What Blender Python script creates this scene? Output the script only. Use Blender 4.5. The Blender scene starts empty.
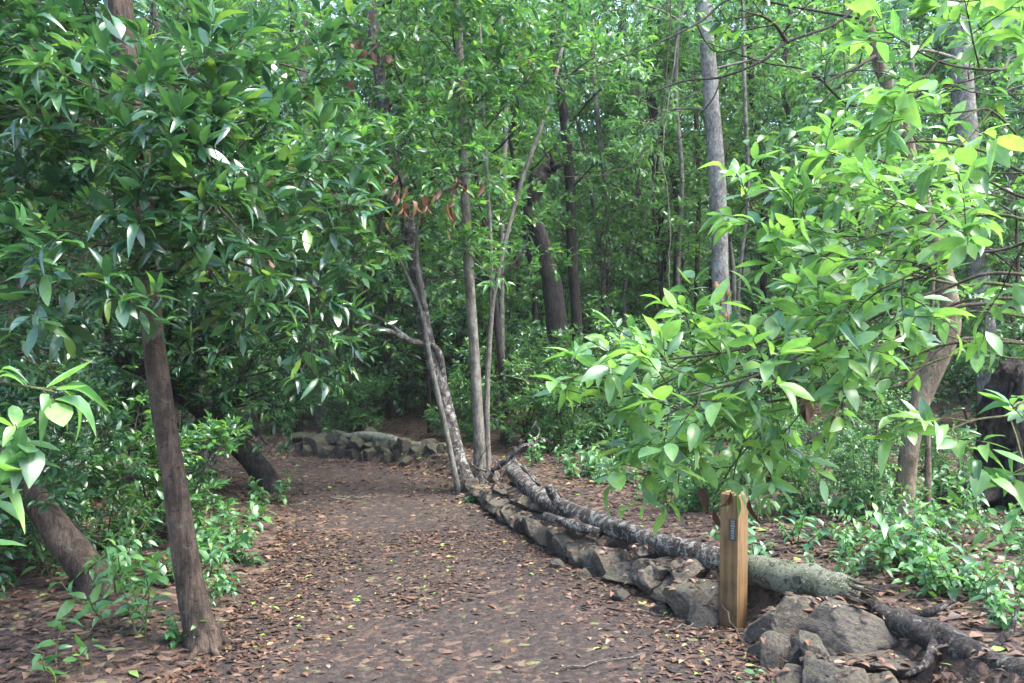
import bpy, math, random
import numpy as np

PI = math.pi
SC = bpy.context.scene
COL = SC.collection

# ------------------------------------------------------------------ camera, world, sun, exposure
CAM_H = 1.6
F = 887.0          # focal length in pixels of a 1024 px wide picture
HZ = 341.5
cam_d = bpy.data.cameras.new("camera")
cam_d.sensor_width = 36.0
cam_d.lens = 36.0 * F / 1024.0
cam_d.clip_start = 0.05
cam_d.clip_end = 600
cam = bpy.data.objects.new("camera", cam_d)
COL.objects.link(cam)
cam.location = (0, 0, CAM_H)
cam.rotation_euler = (PI / 2, 0, 0)
SC.camera = cam

SUN_EL, SUN_AZ = math.radians(60), math.radians(105)     # azimuth clockwise from +Y (view direction)
world = bpy.data.worlds.new("World")
SC.world = world
world.use_nodes = True
nt = world.node_tree
for n in list(nt.nodes):
    nt.nodes.remove(n)
wo = nt.nodes.new("ShaderNodeOutputWorld")
bg = nt.nodes.new("ShaderNodeBackground")
sky = nt.nodes.new("ShaderNodeTexSky")
sky.sky_type = 'NISHITA'
sky.sun_disc = False
sky.sun_elevation = SUN_EL
sky.sun_rotation = SUN_AZ
sky.air_density = 1.0
sky.dust_density = 2.0
sky.ozone_density = 1.0
bg.inputs[1].default_value = 0.135
nt.links.new(sky.outputs[0], bg.inputs[0])
nt.links.new(bg.outputs[0], wo.inputs[0])

sun_d = bpy.data.lights.new("sun", 'SUN')
sun_d.energy = 1.6
sun_d.angle = math.radians(30)
sun_d.color = (1.0, 0.965, 0.90)
sun = bpy.data.objects.new("sun", sun_d)
COL.objects.link(sun)
# the lamp shines along its local -Z
sun.rotation_euler = (PI / 2 - SUN_EL, 0, PI - SUN_AZ)
sun.location = (30, 10, 60)

vs = SC.view_settings
vs.view_transform = 'Standard'
vs.look = 'None'
vs.gamma = 1.0
vs.use_curve_mapping = False
vs.exposure = 3.3
cy = SC.cycles
cy.max_bounces = 7
cy.diffuse_bounces = 3
cy.glossy_bounces = 2
cy.transmission_bounces = 4
cy.transparent_max_bounces = 4
cy.volume_bounces = 0
cy.caustics_reflective = False
cy.caustics_refractive = False
cy.use_denoising = True
SC.render.filter_size = 1.3
cy.sample_clamp_indirect = 6.0


# ------------------------------------------------------------------ helpers
def P(px, py, Y):
    """world point seen at a pixel of the photograph, Y metres in front of the camera"""
    return np.array(((px - 512.0) / F * Y, Y, CAM_H - (py - HZ) / F * Y))


def norm(v):
    v = np.asarray(v, float)
    return v / (np.linalg.norm(v, axis=-1, keepdims=True) + 1e-9)


def sstep(x, a, b):
    t = np.clip((x - a) / (b - a), 0, 1)
    return t * t * (3 - 2 * t)


_nr = np.random.default_rng(77)
_W = [(_nr.normal(size=2) * f, _nr.random() * 6.28, a) for f, a in
      ((.5, 1), (.5, 1), (.9, .7), (.9, .7), (1.7, .45), (1.7, .45), (3.2, .25), (3.2, .25), (6, .14), (6, .14))]


def wav(x, y, sc=1.0):
    x = np.asarray(x, float); y = np.asarray(y, float)
    o = 0
    for w, ph, a in _W:
        o = o + a * np.sin(x * sc * w[0] + y * sc * w[1] + ph)
    return o / 2.2


# path centre line: x, y, half width
PATH = np.array([(-.10, -14, 1.5), (-.10, -3, 1.5), (-.16, 3.4, 1.46), (-.20, 4.75, 1.36), (-.55, 6.5, 1.15), (-1.15, 8.6, .98),
                 (-1.65, 9.9, .95), (-2.25, 10.7, .92), (-3.4, 11.45, .9), (-5.2, 12.1, .9), (-9, 12.6, .9), (-16, 12.2, .9)])


def path_d(x, y):
    """signed distance to the path's edge (negative on it) and the side (+1 the outer, walled side)"""
    x = np.asarray(x, float); y = np.asarray(y, float)
    best = np.full(x.shape, 1e9); side = np.ones(x.shape)
    for a, b in zip(PATH[:-1], PATH[1:]):
        ab = b[:2] - a[:2]
        t = np.clip(((x - a[0]) * ab[0] + (y - a[1]) * ab[1]) / (ab @ ab), 0, 1)
        dx = x - a[0] - t * ab[0]; dy = y - a[1] - t * ab[1]
        d = np.hypot(dx, dy) - (a[2] + t * (b[2] - a[2]))
        cr = ab[0] * dy - ab[1] * dx
        m = d < best
        best = np.where(m, d, best)
        side = np.where(m, np.where(cr < 0, 1.0, -1.0), side)
    return best, side


def H(x, y):
    """height of the forest floor"""
    x = np.asarray(x, float); y = np.asarray(y, float)
    d, s = path_d(x, y)
    dp = np.maximum(d, 0)
    near = 1 - sstep(y, 4.65, 5.15)
    right = .20 * sstep(d - .44 * near, .12, .36) + .030 * dp
    left = .05 * sstep(d, 0, .6) + .035 * dp
    h = np.where(s > 0, right, left)
    h = h + .03 * np.maximum(y - 14, 0) + .13 * np.maximum(y - 20, 0) + .22 * np.maximum(y - 27, 0) - .30 * np.maximum(y - 62, 0)
    h = h + .05 * wav(x, y, .9) * sstep(d, .2, 1.2) + .012 * wav(x, y, 2.2)
    return h


def gz(x, y):
    return float(H(np.array([x]), np.array([y]))[0])


def tag(o, label, cat, group=None):
    o["label"] = label
    o["category"] = cat
    if group:
        o["group"] = group
    return o


def thing(name, label, cat, loc=(0, 0, 0), group=None):
    o = bpy.data.objects.new(name, None)
    COL.objects.link(o)
    o.location = [float(v) for v in loc]
    o.empty_display_size = .1
    return tag(o, label, cat, group)


def copy_tree(o, parent=None):
    c = o.copy()
    COL.objects.link(c)
    if parent is not None:
        c.parent = parent
    for ch in list(o.children):
        copy_tree(ch, c)
    return c


class Geo:
    """collects shapes and links them as one mesh object"""

    def __init__(s):
        s.V = []; s.L = []; s.T = []; s.tone = []; s.lx = []; s.M = []; s.n = 0

    def add(s, V, faces, tone=0.5, lx=0.0, mi=0):
        V = np.asarray(V, float).reshape(-1, 3)
        k = len(V)
        s.V.append(V)
        for f in faces:
            f = np.asarray(f, np.int64)
            if not len(f):
                continue
            s.L.append((f + s.n).ravel())
            s.T.append(np.full(len(f), f.shape[1], np.int32))
            s.M.append(np.full(len(f), mi, np.int32))
        s.tone.append(np.broadcast_to(np.asarray(tone, float), (k,)))
        s.lx.append(np.broadcast_to(np.asarray(lx, float), (k,)))
        s.n += k

    def build(s, name, mats, parent=None, origin=(0, 0, 0), smooth=True):
        me = bpy.data.meshes.new(name)
        if s.n:
            V = np.concatenate(s.V) - np.asarray(origin, float)
            L = np.concatenate(s.L).astype(np.int32)
            T = np.concatenate(s.T)
            me.vertices.add(len(V))
            me.vertices.foreach_set("co", V.astype(np.float32).ravel())
            me.loops.add(len(L))
            me.loops.foreach_set("vertex_index", L)
            me.polygons.add(len(T))
            st = np.concatenate(([0], np.cumsum(T)[:-1])).astype(np.int32)
            me.polygons.foreach_set("loop_start", st)
            me.polygons.foreach_set("material_index", np.concatenate(s.M))
            me.polygons.foreach_set("use_smooth", np.full(len(T), smooth))
            a = me.attributes.new("tone", 'FLOAT', 'POINT')
            a.data.foreach_set("value", np.concatenate(s.tone).astype(np.float32))
            a = me.attributes.new("across", 'FLOAT', 'POINT')
            a.data.foreach_set("value", np.concatenate(s.lx).astype(np.float32))
        if not isinstance(mats, (list, tuple)):
            mats = [mats]
        for m in mats:
            me.materials.append(m)
        me.update(calc_edges=True)
        o = bpy.data.objects.new(name, me)
        COL.objects.link(o)
        if parent is not None:
            o.parent = parent
        else:
            o.location = [float(v) for v in origin]
        return o


def spline(pts, n):
    """smooth curve through points (Catmull-Rom), n samples per span; extra columns ride along"""
    p = np.asarray(pts, float)
    q = np.vstack([2 * p[0] - p[1], p, 2 * p[-1] - p[-2]])
    out = []
    for i in range(1, len(q) - 2):
        t = np.linspace(0, 1, n, endpoint=False)[:, None]
        a, b, c, d = q[i - 1], q[i], q[i + 1], q[i + 2]
        out.append(.5 * (2 * b + (c - a) * t + (2 * a - 5 * b + 4 * c - d) * t * t + (3 * b - a - 3 * c + d) * t ** 3))
    out.append(p[-1:])
    return np.vstack(out)


def tube(g, pts, r, sides=8, rough=0.0, rng=None, tone=.5, mi=0, cap=True, ridge=0.0):
    pts = np.asarray(pts, float)
    n = len(pts)
    r = np.broadcast_to(np.asarray(r, float), (n,))
    tan = norm(np.gradient(pts, axis=0))
    u = np.array((0, 0, 1.0)) if abs(tan[0][2]) < .8 else np.array((1.0, 0, 0))
    U = np.zeros((n, 3))
    for i in range(n):
        u = u - tan[i] * (u @ tan[i])
        u = u / (np.linalg.norm(u) + 1e-9)
        U[i] = u
    W = np.cross(tan, U)
    a = np.arange(sides) * 2 * PI / sides
    rr = np.repeat(r[:, None], sides, 1)
    if rough and rng is not None:
        nz = rng.normal(size=(n, sides))
        for _ in range(2):
            nz = (nz + np.roll(nz, 1, 1) + np.roll(nz, -1, 1)) / 2.2
        for _ in range(2):
            nz = (nz + .8 * np.vstack([nz[1:], nz[-1:]]) + .8 * np.vstack([nz[:1], nz[:-1]])) / 1.9
        rr = rr * (1 + rough * np.clip(nz, -2, 2))
    if ridge:
        rr = rr * (1 + ridge * rng.normal(size=sides) * np.where(np.arange(sides) % 2, 1.0, .4))[None]
    V = pts[:, None] + rr[..., None] * (np.cos(a)[None, :, None] * U[:, None] + np.sin(a)[None, :, None] * W[:, None])
    V = V.reshape(-1, 3)
    i = np.arange(n - 1)[:, None] * sides
    j = np.arange(sides)[None]
    k = (np.arange(sides) + 1)[None] % sides
    q = np.stack([i + j, i + k, i + sides + k, i + sides + j], -1).reshape(-1, 4)
    fs = [q]
    if cap:
        V = np.vstack([V, pts[:1], pts[-1:]])
        c0, c1 = n * sides, n * sides + 1
        e = (n - 1) * sides
        jj = np.arange(sides); kk = (jj + 1) % sides
        fs.append(np.stack([np.full(sides, c0), kk, jj], -1))
        fs.append(np.stack([np.full(sides, c1), e + jj, e + kk], -1))
    g.add(V, fs, tone, 0, mi)


# ---- leaf templates: x across, y along, z normal; length 1, half width w
def leaf_tpl(lod, w, fold=.35, curl=.22):
    if lod == 0:
        ts = [.0, .16, .36, .58, .78, .92, 1.0]
        hw = [.04, .62, .98, .94, .62, .26, 0]
    elif lod == 1:
        ts = [.0, .26, .60, 1.0]
        hw = [0, .90, .82, 0]
    else:
        ts = [.0, .45, 1.0]
        hw = [0, 1.0, 0]
    V = []; lx = []; rows = []
    for t, h in zip(ts, hw):
        z = -curl * t * t + .06 * math.sin(t * PI)
        if h < .03:
            rows.append([len(V)]); V.append((0, t, z)); lx.append(0)
        else:
            rows.append([len(V), len(V) + 1, len(V) + 2])
            V += [(-w * h, t, z + fold * w * h), (0, t, z), (w * h, t, z + fold * w * h)]
            lx += [-h, 0, h]
    q = []; tr = []
    for a, b in zip(rows[:-1], rows[1:]):
        if len(a) == 1 and len(b) == 3:
            tr += [(a[0], b[1], b[0]), (a[0], b[2], b[1])]
        elif len(a) == 3 and len(b) == 1:
            tr += [(a[0], a[1], b[0]), (a[1], a[2], b[0])]
        elif len(a) == 3:
            q += [(a[0], a[1], b[1], b[0]), (a[1], a[2], b[2], b[1])]
    return np.array(V), np.array(lx), np.array(tr, int).reshape(-1, 3), np.array(q, int).reshape(-1, 4)


class Leaves:
    def __init__(s):
        s.P = []; s.D = []; s.N = []; s.S = []; s.T = []

    def put(s, p, d, n, size, tone):
        s.P.append(p); s.D.append(d); s.N.append(n); s.S.append(size); s.T.append(tone)

    def flush(s, g, lod=1, w=.16, fold=.35, curl=.09, mi=0, rng=None):
        if not s.P:
            return
        Pn = np.concatenate(s.P); D = norm(np.concatenate(s.D)); N = np.concatenate(s.N)
        S = np.concatenate(s.S); T = np.concatenate(s.T)
        s.__init__()
        if lod == 0 and rng is not None:
            k = rng.integers(0, 4, len(Pn))
            for i, (fw, ff, fc) in enumerate(((1.0, 1.0, 1.0), (.78, 1.6, 2.4), (1.15, .4, .2), (.92, .9, -1.2))):
                q = k == i
                if q.any():
                    s._put(g, lod, w * fw, fold * ff, curl * fc, mi, rng, Pn[q], D[q], N[q], S[q], T[q])
        else:
            s._put(g, lod, w, fold, curl, mi, rng, Pn, D, N, S, T)

    def _put(s, g, lod, w, fold, curl, mi, rng, Pn, D, N, S, T):
        X = norm(np.cross(D, N)); N = np.cross(X, D)
        V, lx, tr, q = leaf_tpl(lod, w, fold, curl)
        m, k = len(Pn), len(V)
        sx = 1.0 if rng is None else rng.uniform(.75, 1.25, m)[:, None, None]
        sz = 1.0 if rng is None else rng.uniform(.2, 1.8, m)[:, None, None]
        A = (V[None, :, 0:1] * X[:, None] * sx + V[None, :, 1:2] * D[:, None] + V[None, :, 2:3] * N[:, None] * sz)
        A = Pn[:, None] + A * S[:, None, None]
        off = (np.arange(m) * k)[:, None, None]
        fs = []
        if len(tr):
            fs.append((tr[None] + off).reshape(-1, 3))
        if len(q):
            fs.append((q[None] + off).reshape(-1, 4))
        g.add(A.reshape(-1, 3), fs, np.repeat(T, k), np.tile(lx, m), mi)


def samp(pts, t):
    n = len(pts) - 1
    t = np.clip(np.asarray(t, float), 0, 1) * n
    i = np.minimum(t.astype(int), n - 1)
    f = (t - i)[..., None]
    return pts[i] * (1 - f) + pts[i + 1] * f, norm(pts[i + 1] - pts[i])


def wander(rng, p, d, length, n, wob=.2, grav=0.0):
    p = np.asarray(p, float); d = norm(d)
    out = [p]
    for _ in range(n):
        d = norm(d + rng.normal(size=3) * wob + np.array((0, 0, grav)))
        p = p + d * (length / n)
        out.append(p)
    return np.array(out)


def twig_leaves(rng, acc, pts, n, size, t0=.25, flat=.45, droop=.12, fwd=.75, tone=.5, tvar=.16, tip=.0, upj=.35):
    t = t0 + (1 - t0) * (np.arange(n) + rng.random(n) * .8) / n
    t = np.clip(t ** .8, 0, 1)
    p, tan = samp(pts, t)
    up = np.array((0, 0, 1.0))
    u = norm(np.cross(tan, up) + 1e-4)
    v = np.cross(u, tan)
    a = np.arange(n) * 2.399 + rng.random() * 6.28 + rng.normal(size=n) * .3
    rad = np.cos(a)[:, None] * u + flat * np.sin(a)[:, None] * v
    f = (fwd * (.45 + .9 * t))[:, None]
    d = norm(tan * f + rad + np.array((0, 0, -droop)) + rng.normal(size=(n, 3)) * .24)
    nn = norm(up + rng.normal(size=(n, 3)) * upj + .25 * v)
    s = size * (.42 + .85 * rng.random(n) ** .8) * (1 - .25 * tip * t)
    tn = np.clip(tone + rng.normal(size=n) * tvar + tip * np.maximum(t - .6, 0), 0, 1)
    acc.put(p + d * size * .06, d, nn, s, tn)


def grow(rng, acc, wood, pts, r0, spec, depth=0, mi=0):
    s = spec[depth]
    n = s['n']
    a0 = rng.random() * 6.28
    for i in range(n):
        t = s.get('t0', .15) + (1 - s.get('t0', .15)) * (i + rng.random()) / n
        p, tan = samp(pts, t)
        up = np.array((0, 0, 1.0))
        u = norm(np.cross(tan, up) + np.array((1e-3, 2e-3, 0)))
        v = np.cross(u, tan)
        a = a0 + i * 2.399 + rng.normal() * .3
        rad = math.cos(a) * u + s.get('flat', .6) * math.sin(a) * v
        d = tan * s.get('fwd', .6) + rad + np.array((0, 0, s.get('up', .1)))
        L = s['len'] * rng.uniform(.6, 1.3) * (1 - s.get('taper', .45) * t)
        q = wander(rng, p, d, L, s.get('seg', 4), s.get('wob', .15), s.get('grav', -.02))
        r = max(r0 * s.get('rr', .45) * (1 - .5 * t), s.get('rmin', .0025))
        if s.get('wood', True) and wood is not None:
            tube(wood, q, np.linspace(r, r * .45, len(q)), s.get('sides', 4), mi=mi, cap=False)
        if depth + 1 < len(spec):
            grow(rng, acc, wood, q, r, spec, depth + 1, mi)
        if s.get('leaves', 0):
            twig_leaves(rng, acc, q, s['leaves'], s['size'], s.get('lt0', .25), s.get('lflat', .45), s.get('droop', .12),
                        s.get('lfwd', .75), s.get('tone', .5) + rng.normal() * .08, s.get('tvar', .15), s.get('tip', 0), s.get('upj', .35))


# ------------------------------------------------------------------ materials
def mat(name):
    m = bpy.data.materials.new(name)
    m.use_nodes = True
    t = m.node_tree
    for n in list(t.nodes):
        t.nodes.remove(n)
    out = t.nodes.new("ShaderNodeOutputMaterial")
    return m, t, out


def N(t, kind, **kw):
    n = t.nodes.new("ShaderNode" + kind)
    for k, v in kw.items():
        setattr(n, k, v)
    return n


def ramp(t, fac, stops, interp='LINEAR'):
    r = N(t, "ValToRGB")
    e = r.color_ramp.elements
    r.color_ramp.interpolation = interp
    while len(e) < len(stops):
        e.new(.5)
    for k, (p, c) in zip(e, stops):
        k.position = p
        k.color = (c[0], c[1], c[2], 1)
    if fac is not None:
        t.links.new(fac, r.inputs[0])
    return r.outputs[0]


def mixc(t, fac, a, b, mode='MIX'):
    m = N(t, "Mix", data_type='RGBA', blend_type=mode)
    for sock, v in ((m.inputs[0], fac), (m.inputs[6], a), (m.inputs[7], b)):
        if hasattr(v, 'is_linked'):
            t.links.new(v, sock)
        elif isinstance(v, (int, float)):
            sock.default_value = v
        else:
            sock.default_value = (*v, 1)
    return m.outputs[2]


def math_(t, op, a, b=None, clamp=False):
    m = N(t, "Math", operation=op, use_clamp=clamp)
    for i, v in enumerate((a, b)):
        if v is None:
            continue
        if hasattr(v, 'is_linked'):
            t.links.new(v, m.inputs[i])
        else:
            m.inputs[i].default_value = v
    return m.outputs[0]


def noise(t, vec, scale, detail=4, rough=.55, dist=0.0):
    n = N(t, "TexNoise")
    n.inputs['Scale'].default_value = scale
    n.inputs['Detail'].default_value = detail
    n.inputs['Roughness'].default_value = rough
    n.inputs['Distortion'].default_value = dist
    if vec is not None:
        t.links.new(vec, n.inputs['Vector'])
    return n.outputs[0]


def maps(t, vec, scale=(1, 1, 1)):
    m = N(t, "Mapping")
    m.inputs['Scale'].default_value = scale
    t.links.new(vec, m.inputs['Vector'])
    return m.outputs[0]


def bump(t, h, strength, dist):
    b = N(t, "Bump")
    b.inputs['Strength'].default_value = strength
    b.inputs['Distance'].default_value = dist
    t.links.new(h, b.inputs['Height'])
    return b.outputs[0]


def principled(t, out, color, rough=.8, nrm=None, spec=.4):
    b = N(t, "BsdfPrincipled")
    t.links.new(color, b.inputs['Base Color'])
    if hasattr(rough, 'is_linked'):
        t.links.new(rough, b.inputs['Roughness'])
    else:
        b.inputs['Roughness'].default_value = rough
    b.inputs['Specular IOR Level'].default_value = spec
    if nrm is not None:
        t.links.new(nrm, b.inputs['Normal'])
    t.links.new(b.outputs[0], out.inputs[0])
    return b


def leaf_mat(name, stops, rough=.42, trans=.35, rib=0.0, tcol=(1.45, 1.6, .85), spec=.5, blotch=0.0):
    m, t, out = mat(name)
    at = N(t, "Attribute", attribute_name="tone")
    col = ramp(t, at.outputs['Fac'], stops)
    co = N(t, "TexCoord").outputs['Object']
    if rib:
        ax = N(t, "Attribute", attribute_name="across")
        a = math_(t, 'ABSOLUTE', ax.outputs['Fac'])
        k = ramp(t, a, [(0.0, (1, 1, 1)), (.07, (.7, .7, .7)), (.16, (0, 0, 0))])
        col = mixc(t, math_(t, 'MULTIPLY', k, rib), col, mixc(t, .5, col, (.20, .30, .07)))
    nz = noise(t, co, 38, 2)
    col = mixc(t, 1.0, col, ramp(t, nz, [(.3, (.78, .80, .78)), (.7, (1.15, 1.12, 1.05))]), 'MULTIPLY')
    if blotch:
        bl = noise(t, co, 21, 5, .75, .5)
        col = mixc(t, math_(t, 'MULTIPLY', ramp(t, bl, [(.60, (0, 0, 0)), (.70, (1, 1, 1))]), blotch), col, (.16, .15, .04))
        sp_ = noise(t, co, 95, 3, .6)
        col = mixc(t, ramp(t, sp_, [(.70, (0, 0, 0)), (.74, (.8, .8, .8))]), col, (.06, .045, .025))
    p = N(t, "BsdfPrincipled")
    t.links.new(col, p.inputs['Base Color'])
    p.inputs['Roughness'].default_value = rough
    p.inputs['Specular IOR Level'].default_value = spec
    tr = N(t, "BsdfTranslucent")
    t.links.new(mixc(t, 1.0, col, tcol, 'MULTIPLY'), tr.inputs[0])
    mx = N(t, "MixShader")
    mx.inputs[0].default_value = trans
    t.links.new(p.outputs[0], mx.inputs[1])
    t.links.new(tr.outputs[0], mx.inputs[2])
    t.links.new(mx.outputs[0], out.inputs[0])
    return m


def bark_mat(name, dark, light, lichen=None, lich=.55, scale=1.0, zst=.18, bumpk=.6, rough=.9):
    m, t, out = mat(name)
    co = N(t, "TexCoord").outputs['Object']
    v = maps(t, co, (1, 1, zst))
    a = noise(t, v, 28 * scale, 6, .7, .6)
    b = noise(t, co, 3.2 * scale, 5, .65)
    w_ = noise(t, co, 14 * scale, 5, .7, .3)
    f = math_(t, 'ADD', math_(t, 'ADD', math_(t, 'MULTIPLY', a, .45), math_(t, 'MULTIPLY', b, .35)), math_(t, 'MULTIPLY', w_, .22))
    col = ramp(t, f, [(.40, [x * .45 for x in dark]), (.49, dark), (.55, [(x + y) / 2 for x, y in zip(dark, light)]), (.64, light)])
    if lichen:
        l = noise(t, co, 9 * scale, 6, .7, .6)
        k = ramp(t, l, [(lich, (0, 0, 0)), (lich + .05, (1, 1, 1))])
        col = mixc(t, math_(t, 'MULTIPLY', k, .75), col, lichen)
    # small dark lenticels and cracks
    vo = N(t, "TexVoronoi", feature='F1')
    vo.inputs['Scale'].default_value = 17 * scale
    t.links.new(maps(t, co, (1, 1, 1.8)), vo.inputs['Vector'])
    k = ramp(t, vo.outputs['Distance'], [(.10, (.45, .43, .42)), (.24, (1, 1, 1))])
    col = mixc(t, 1, col, k, 'MULTIPLY')
    r = noise(t, v, 60 * scale, 4, .6)
    hgt = math_(t, 'ADD', math_(t, 'ADD', a, math_(t, 'MULTIPLY', r, .4)), math_(t, 'MULTIPLY', w_, .5))
    principled(t, out, col, rough, bump(t, hgt, min(1, bumpk * 1.5), .035), .22)
    return m


# greens by tone: 0 dark glossy old leaves, 1 fresh young leaves
M_LEAF_DARK = leaf_mat("leaf_dark", [(0, (.014, .043, .024)), (.45, (.028, .082, .037)), (.8, (.060, .142, .042)), (1, (.13, .22, .045))], .27, .28, spec=.65)
M_LEAF_MID = leaf_mat("leaf_mid", [(0, (.026, .074, .036)), (.45, (.048, .130, .048)), (.8, (.088, .195, .048)), (1, (.15, .26, .05))], .33, .40, spec=.6)
M_LEAF_NEAR = leaf_mat("leaf_near", [(0, (.030, .080, .046)), (.40, (.064, .155, .064)), (.75, (.125, .250, .075)), (1, (.17, .30, .08))], .34, .42, .6, spec=.6, blotch=.5)
M_LEAF_FAR = leaf_mat("leaf_far", [(0, (.030, .084, .048)), (.5, (.066, .158, .072)), (1, (.135, .235, .078))], .5, .45)
M_LEAF_DEAD = leaf_mat("leaf_dead", [(0, (.045, .022, .014)), (.5, (.10, .046, .025)), (1, (.17, .092, .05))], .6, .25, 0, (1.2, 1.0, .7), .3)
M_LITTER = leaf_mat("leaf_litter", [(0, (.017, .011, .009)), (.3, (.036, .022, .017)), (.52, (.066, .036, .024)), (.76, (.130, .070, .043)),
                                    (.90, (.18, .13, .10)), (.935, (.24, .21, .05)), (.96, (.09, .18, .04)), (1, (.17, .26, .05))], .55, .10, 0, (1, .9, .7), .35)
M_BARK_BROWN = bark_mat("bark_brown", (.038, .026, .019), (.105, .073, .052), (.10, .098, .078), .60)
M_BARK_DARK = bark_mat("bark_dark", (.014, .011, .010), (.045, .035, .028), (.07, .075, .058), .64)
M_BARK_GREY = bark_mat("bark_grey", (.078, .070, .056), (.185, .168, .138), (.19, .19, .165), .60, 1.0, .25, .4)
M_BARK_PALE = bark_mat("bark_pale", (.125, .113, .100), (.25, .24, .22), (.045, .036, .030), .58, 1.0, .4, .5)
M_BARK_MOTTLE = bark_mat("bark_mottled", (.045, .038, .032), (.125, .108, .09), (.28, .28, .25), .53, 1.6, .4, .7)
M_BARK_TAN = bark_mat("bark_tan", (.095, .072, .047), (.20, .155, .105), (.18, .16, .12), .64, 1.1, .3, .4)
M_BARK_BLACK = bark_mat("bark_black", (.008, .007, .006), (.040, .030, .024), (.09, .085, .07), .70, 1.0, .3, 1.0)
M_TWIG = bark_mat("twig_bark", (.035, .026, .019), (.08, .064, .046), None, .6, 3, .5, .3)
M_TWIG_GREEN = bark_mat("twig_green", (.05, .055, .022), (.10, .12, .04), None, .6, 3, .5, .3)
M_LOG = bark_mat("log_bark", (.034, .026, .022), (.10, .083, .070), (.27, .27, .235), .51, 2.2, .6, 1.0)
M_LOG_MOSS = bark_mat("log_moss", (.050, .042, .032), (.12, .11, .085), (.19, .205, .145), .42, 2.4, .6, 1.0)
M_LOG_CHAR = bark_mat("log_char", (.016, .013, .012), (.085, .072, .064), (.17, .165, .145), .56, 2.0, .25, 1.0)


def rock_mat(name="rock", k_=1.0, moss=.45):
    m, t, out = mat(name)
    tc = N(t, "TexCoord")
    oi = N(t, "ObjectInfo")
    co = tc.outputs['Object']
    v = N(t, "VectorMath", operation='ADD')
    t.links.new(co, v.inputs[0])
    t.links.new(oi.outputs['Location'], v.inputs[1])
    co = v.outputs[0]
    a = noise(t, co, 7, 6, .65)
    b = noise(t, co, 30, 5, .7)
    f = math_(t, 'ADD', math_(t, 'MULTIPLY', a, .6), math_(t, 'MULTIPLY', b, .4))
    base = ramp(t, f, [(.36, (.018, .016, .017)), (.46, (.050, .043, .041)), (.58, (.105, .088, .074)), (.72, (.18, .150, .115))])
    tint = ramp(t, oi.outputs['Random'], [(0, (.62, .62, .66)), (.35, (.95, .91, .84)), (.7, (1.12, 1.04, .92)), (1, (1.38, 1.26, 1.04))])
    base = mixc(t, 1.0, base, tint, 'MULTIPLY')
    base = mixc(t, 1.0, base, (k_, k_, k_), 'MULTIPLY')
    mo = noise(t, co, 5.5, 5, .7)
    geo = N(t, "NewGeometry")
    sx = N(t, "SeparateXYZ")
    t.links.new(geo.outputs['Normal'], sx.inputs[0])
    k = math_(t, 'MULTIPLY', ramp(t, mo, [(moss, (0, 0, 0)), (moss + .17, (1, 1, 1))]), math_(t, 'MULTIPLY', sx.outputs[2], .75, True))
    base = mixc(t, k, base, (.060, .068, .030))
    l = noise(t, co, 16, 4, .7)
    base = mixc(t, ramp(t, l, [(.66, (0, 0, 0)), (.70, (.5, .5, .5))]), base, (.20, .19, .16))
    principled(t, out, base, .85, bump(t, math_(t, 'ADD', a, math_(t, 'MULTIPLY', b, .5)), .8, .03), .3)
    return m


M_ROCK = rock_mat()
M_ROCK_MOSSY_SHADED = rock_mat("shaded_mossy_rock", .5, .36)  # mossier stone, its base colour also darkened to stand for canopy shade


def ground_mat(name, path=False):
    m, t, out = mat(name)
    co = N(t, "TexCoord").outputs['Object']
    a = noise(t, co, 1.1, 5, .6)
    b = noise(t, co, 22, 5, .65)
    vo = N(t, "TexVoronoi", feature='F1')
    vo.inputs['Scale'].default_value = 26
    t.links.new(mixc(t, .12, co, noise(t, co, 12, 2)), vo.inputs['Vector'])
    sp = N(t, "SeparateColor")
    t.links.new(vo.outputs['Color'], sp.inputs[0])
    soil = ramp(t, b, [(.3, (.012, .009, .0078)), (.5, (.024, .0185, .016)), (.7, (.045, .035, .029))])
    chips = ramp(t, sp.outputs[0], [(0, (.018, .012, .010)), (.35, (.038, .024, .018)), (.7, (.066, .040, .028)), (.92, (.11, .074, .054)), (1, (.09, .10, .035))])
    k = ramp(t, math_(t, 'ADD', math_(t, 'MULTIPLY', a, .7), math_(t, 'MULTIPLY', sp.outputs[1], .42)),
             [(.58, (0, 0, 0)), (.68, (.8, .8, .8))] if path else [(.40, (0, 0, 0)), (.50, (1, 1, 1))])
    col = mixc(t, k, soil, chips)
    if not path:      # moss and creeping green take over the ground of the far slope
        sy = N(t, "SeparateXYZ"); t.links.new(co, sy.inputs[0])
        fr_ = math_(t, 'ADD', math_(t, 'MULTIPLY', sy.outputs[1], .1), math_(t, 'MULTIPLY', a, 1.4))
        gk = ramp(t, math_(t, 'MULTIPLY', fr_, .25), [(.56, (0, 0, 0)), (.70, (.9, .9, .9))])
        col = mixc(t, gk, col, ramp(t, b, [(.3, (.012, .024, .012)), (.7, (.040, .075, .032))]))
    h = math_(t, 'ADD', math_(t, 'MULTIPLY', vo.outputs['Distance'], -.8), b)
    principled(t, out, col, .92, bump(t, h, .7, .02), .2)
    return m


M_FLOOR = ground_mat("forest_floor")
M_PATH = ground_mat("path_soil", True)

# ------------------------------------------------------------------ the ground
def grid_mesh(name, X, Y, Z, m):
    ny, nx = X.shape
    g = Geo()
    i = np.arange(ny - 1)[:, None] * nx
    j = np.arange(nx - 1)[None]
    q = np.stack([i + j, i + j + 1, i + nx + j + 1, i + nx + j], -1).reshape(-1, 4)
    g.add(np.stack([X, Y, Z], -1).reshape(-1, 3), [q])
    o = g.build(name, m)
    o["kind"] = "structure"
    return o


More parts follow.
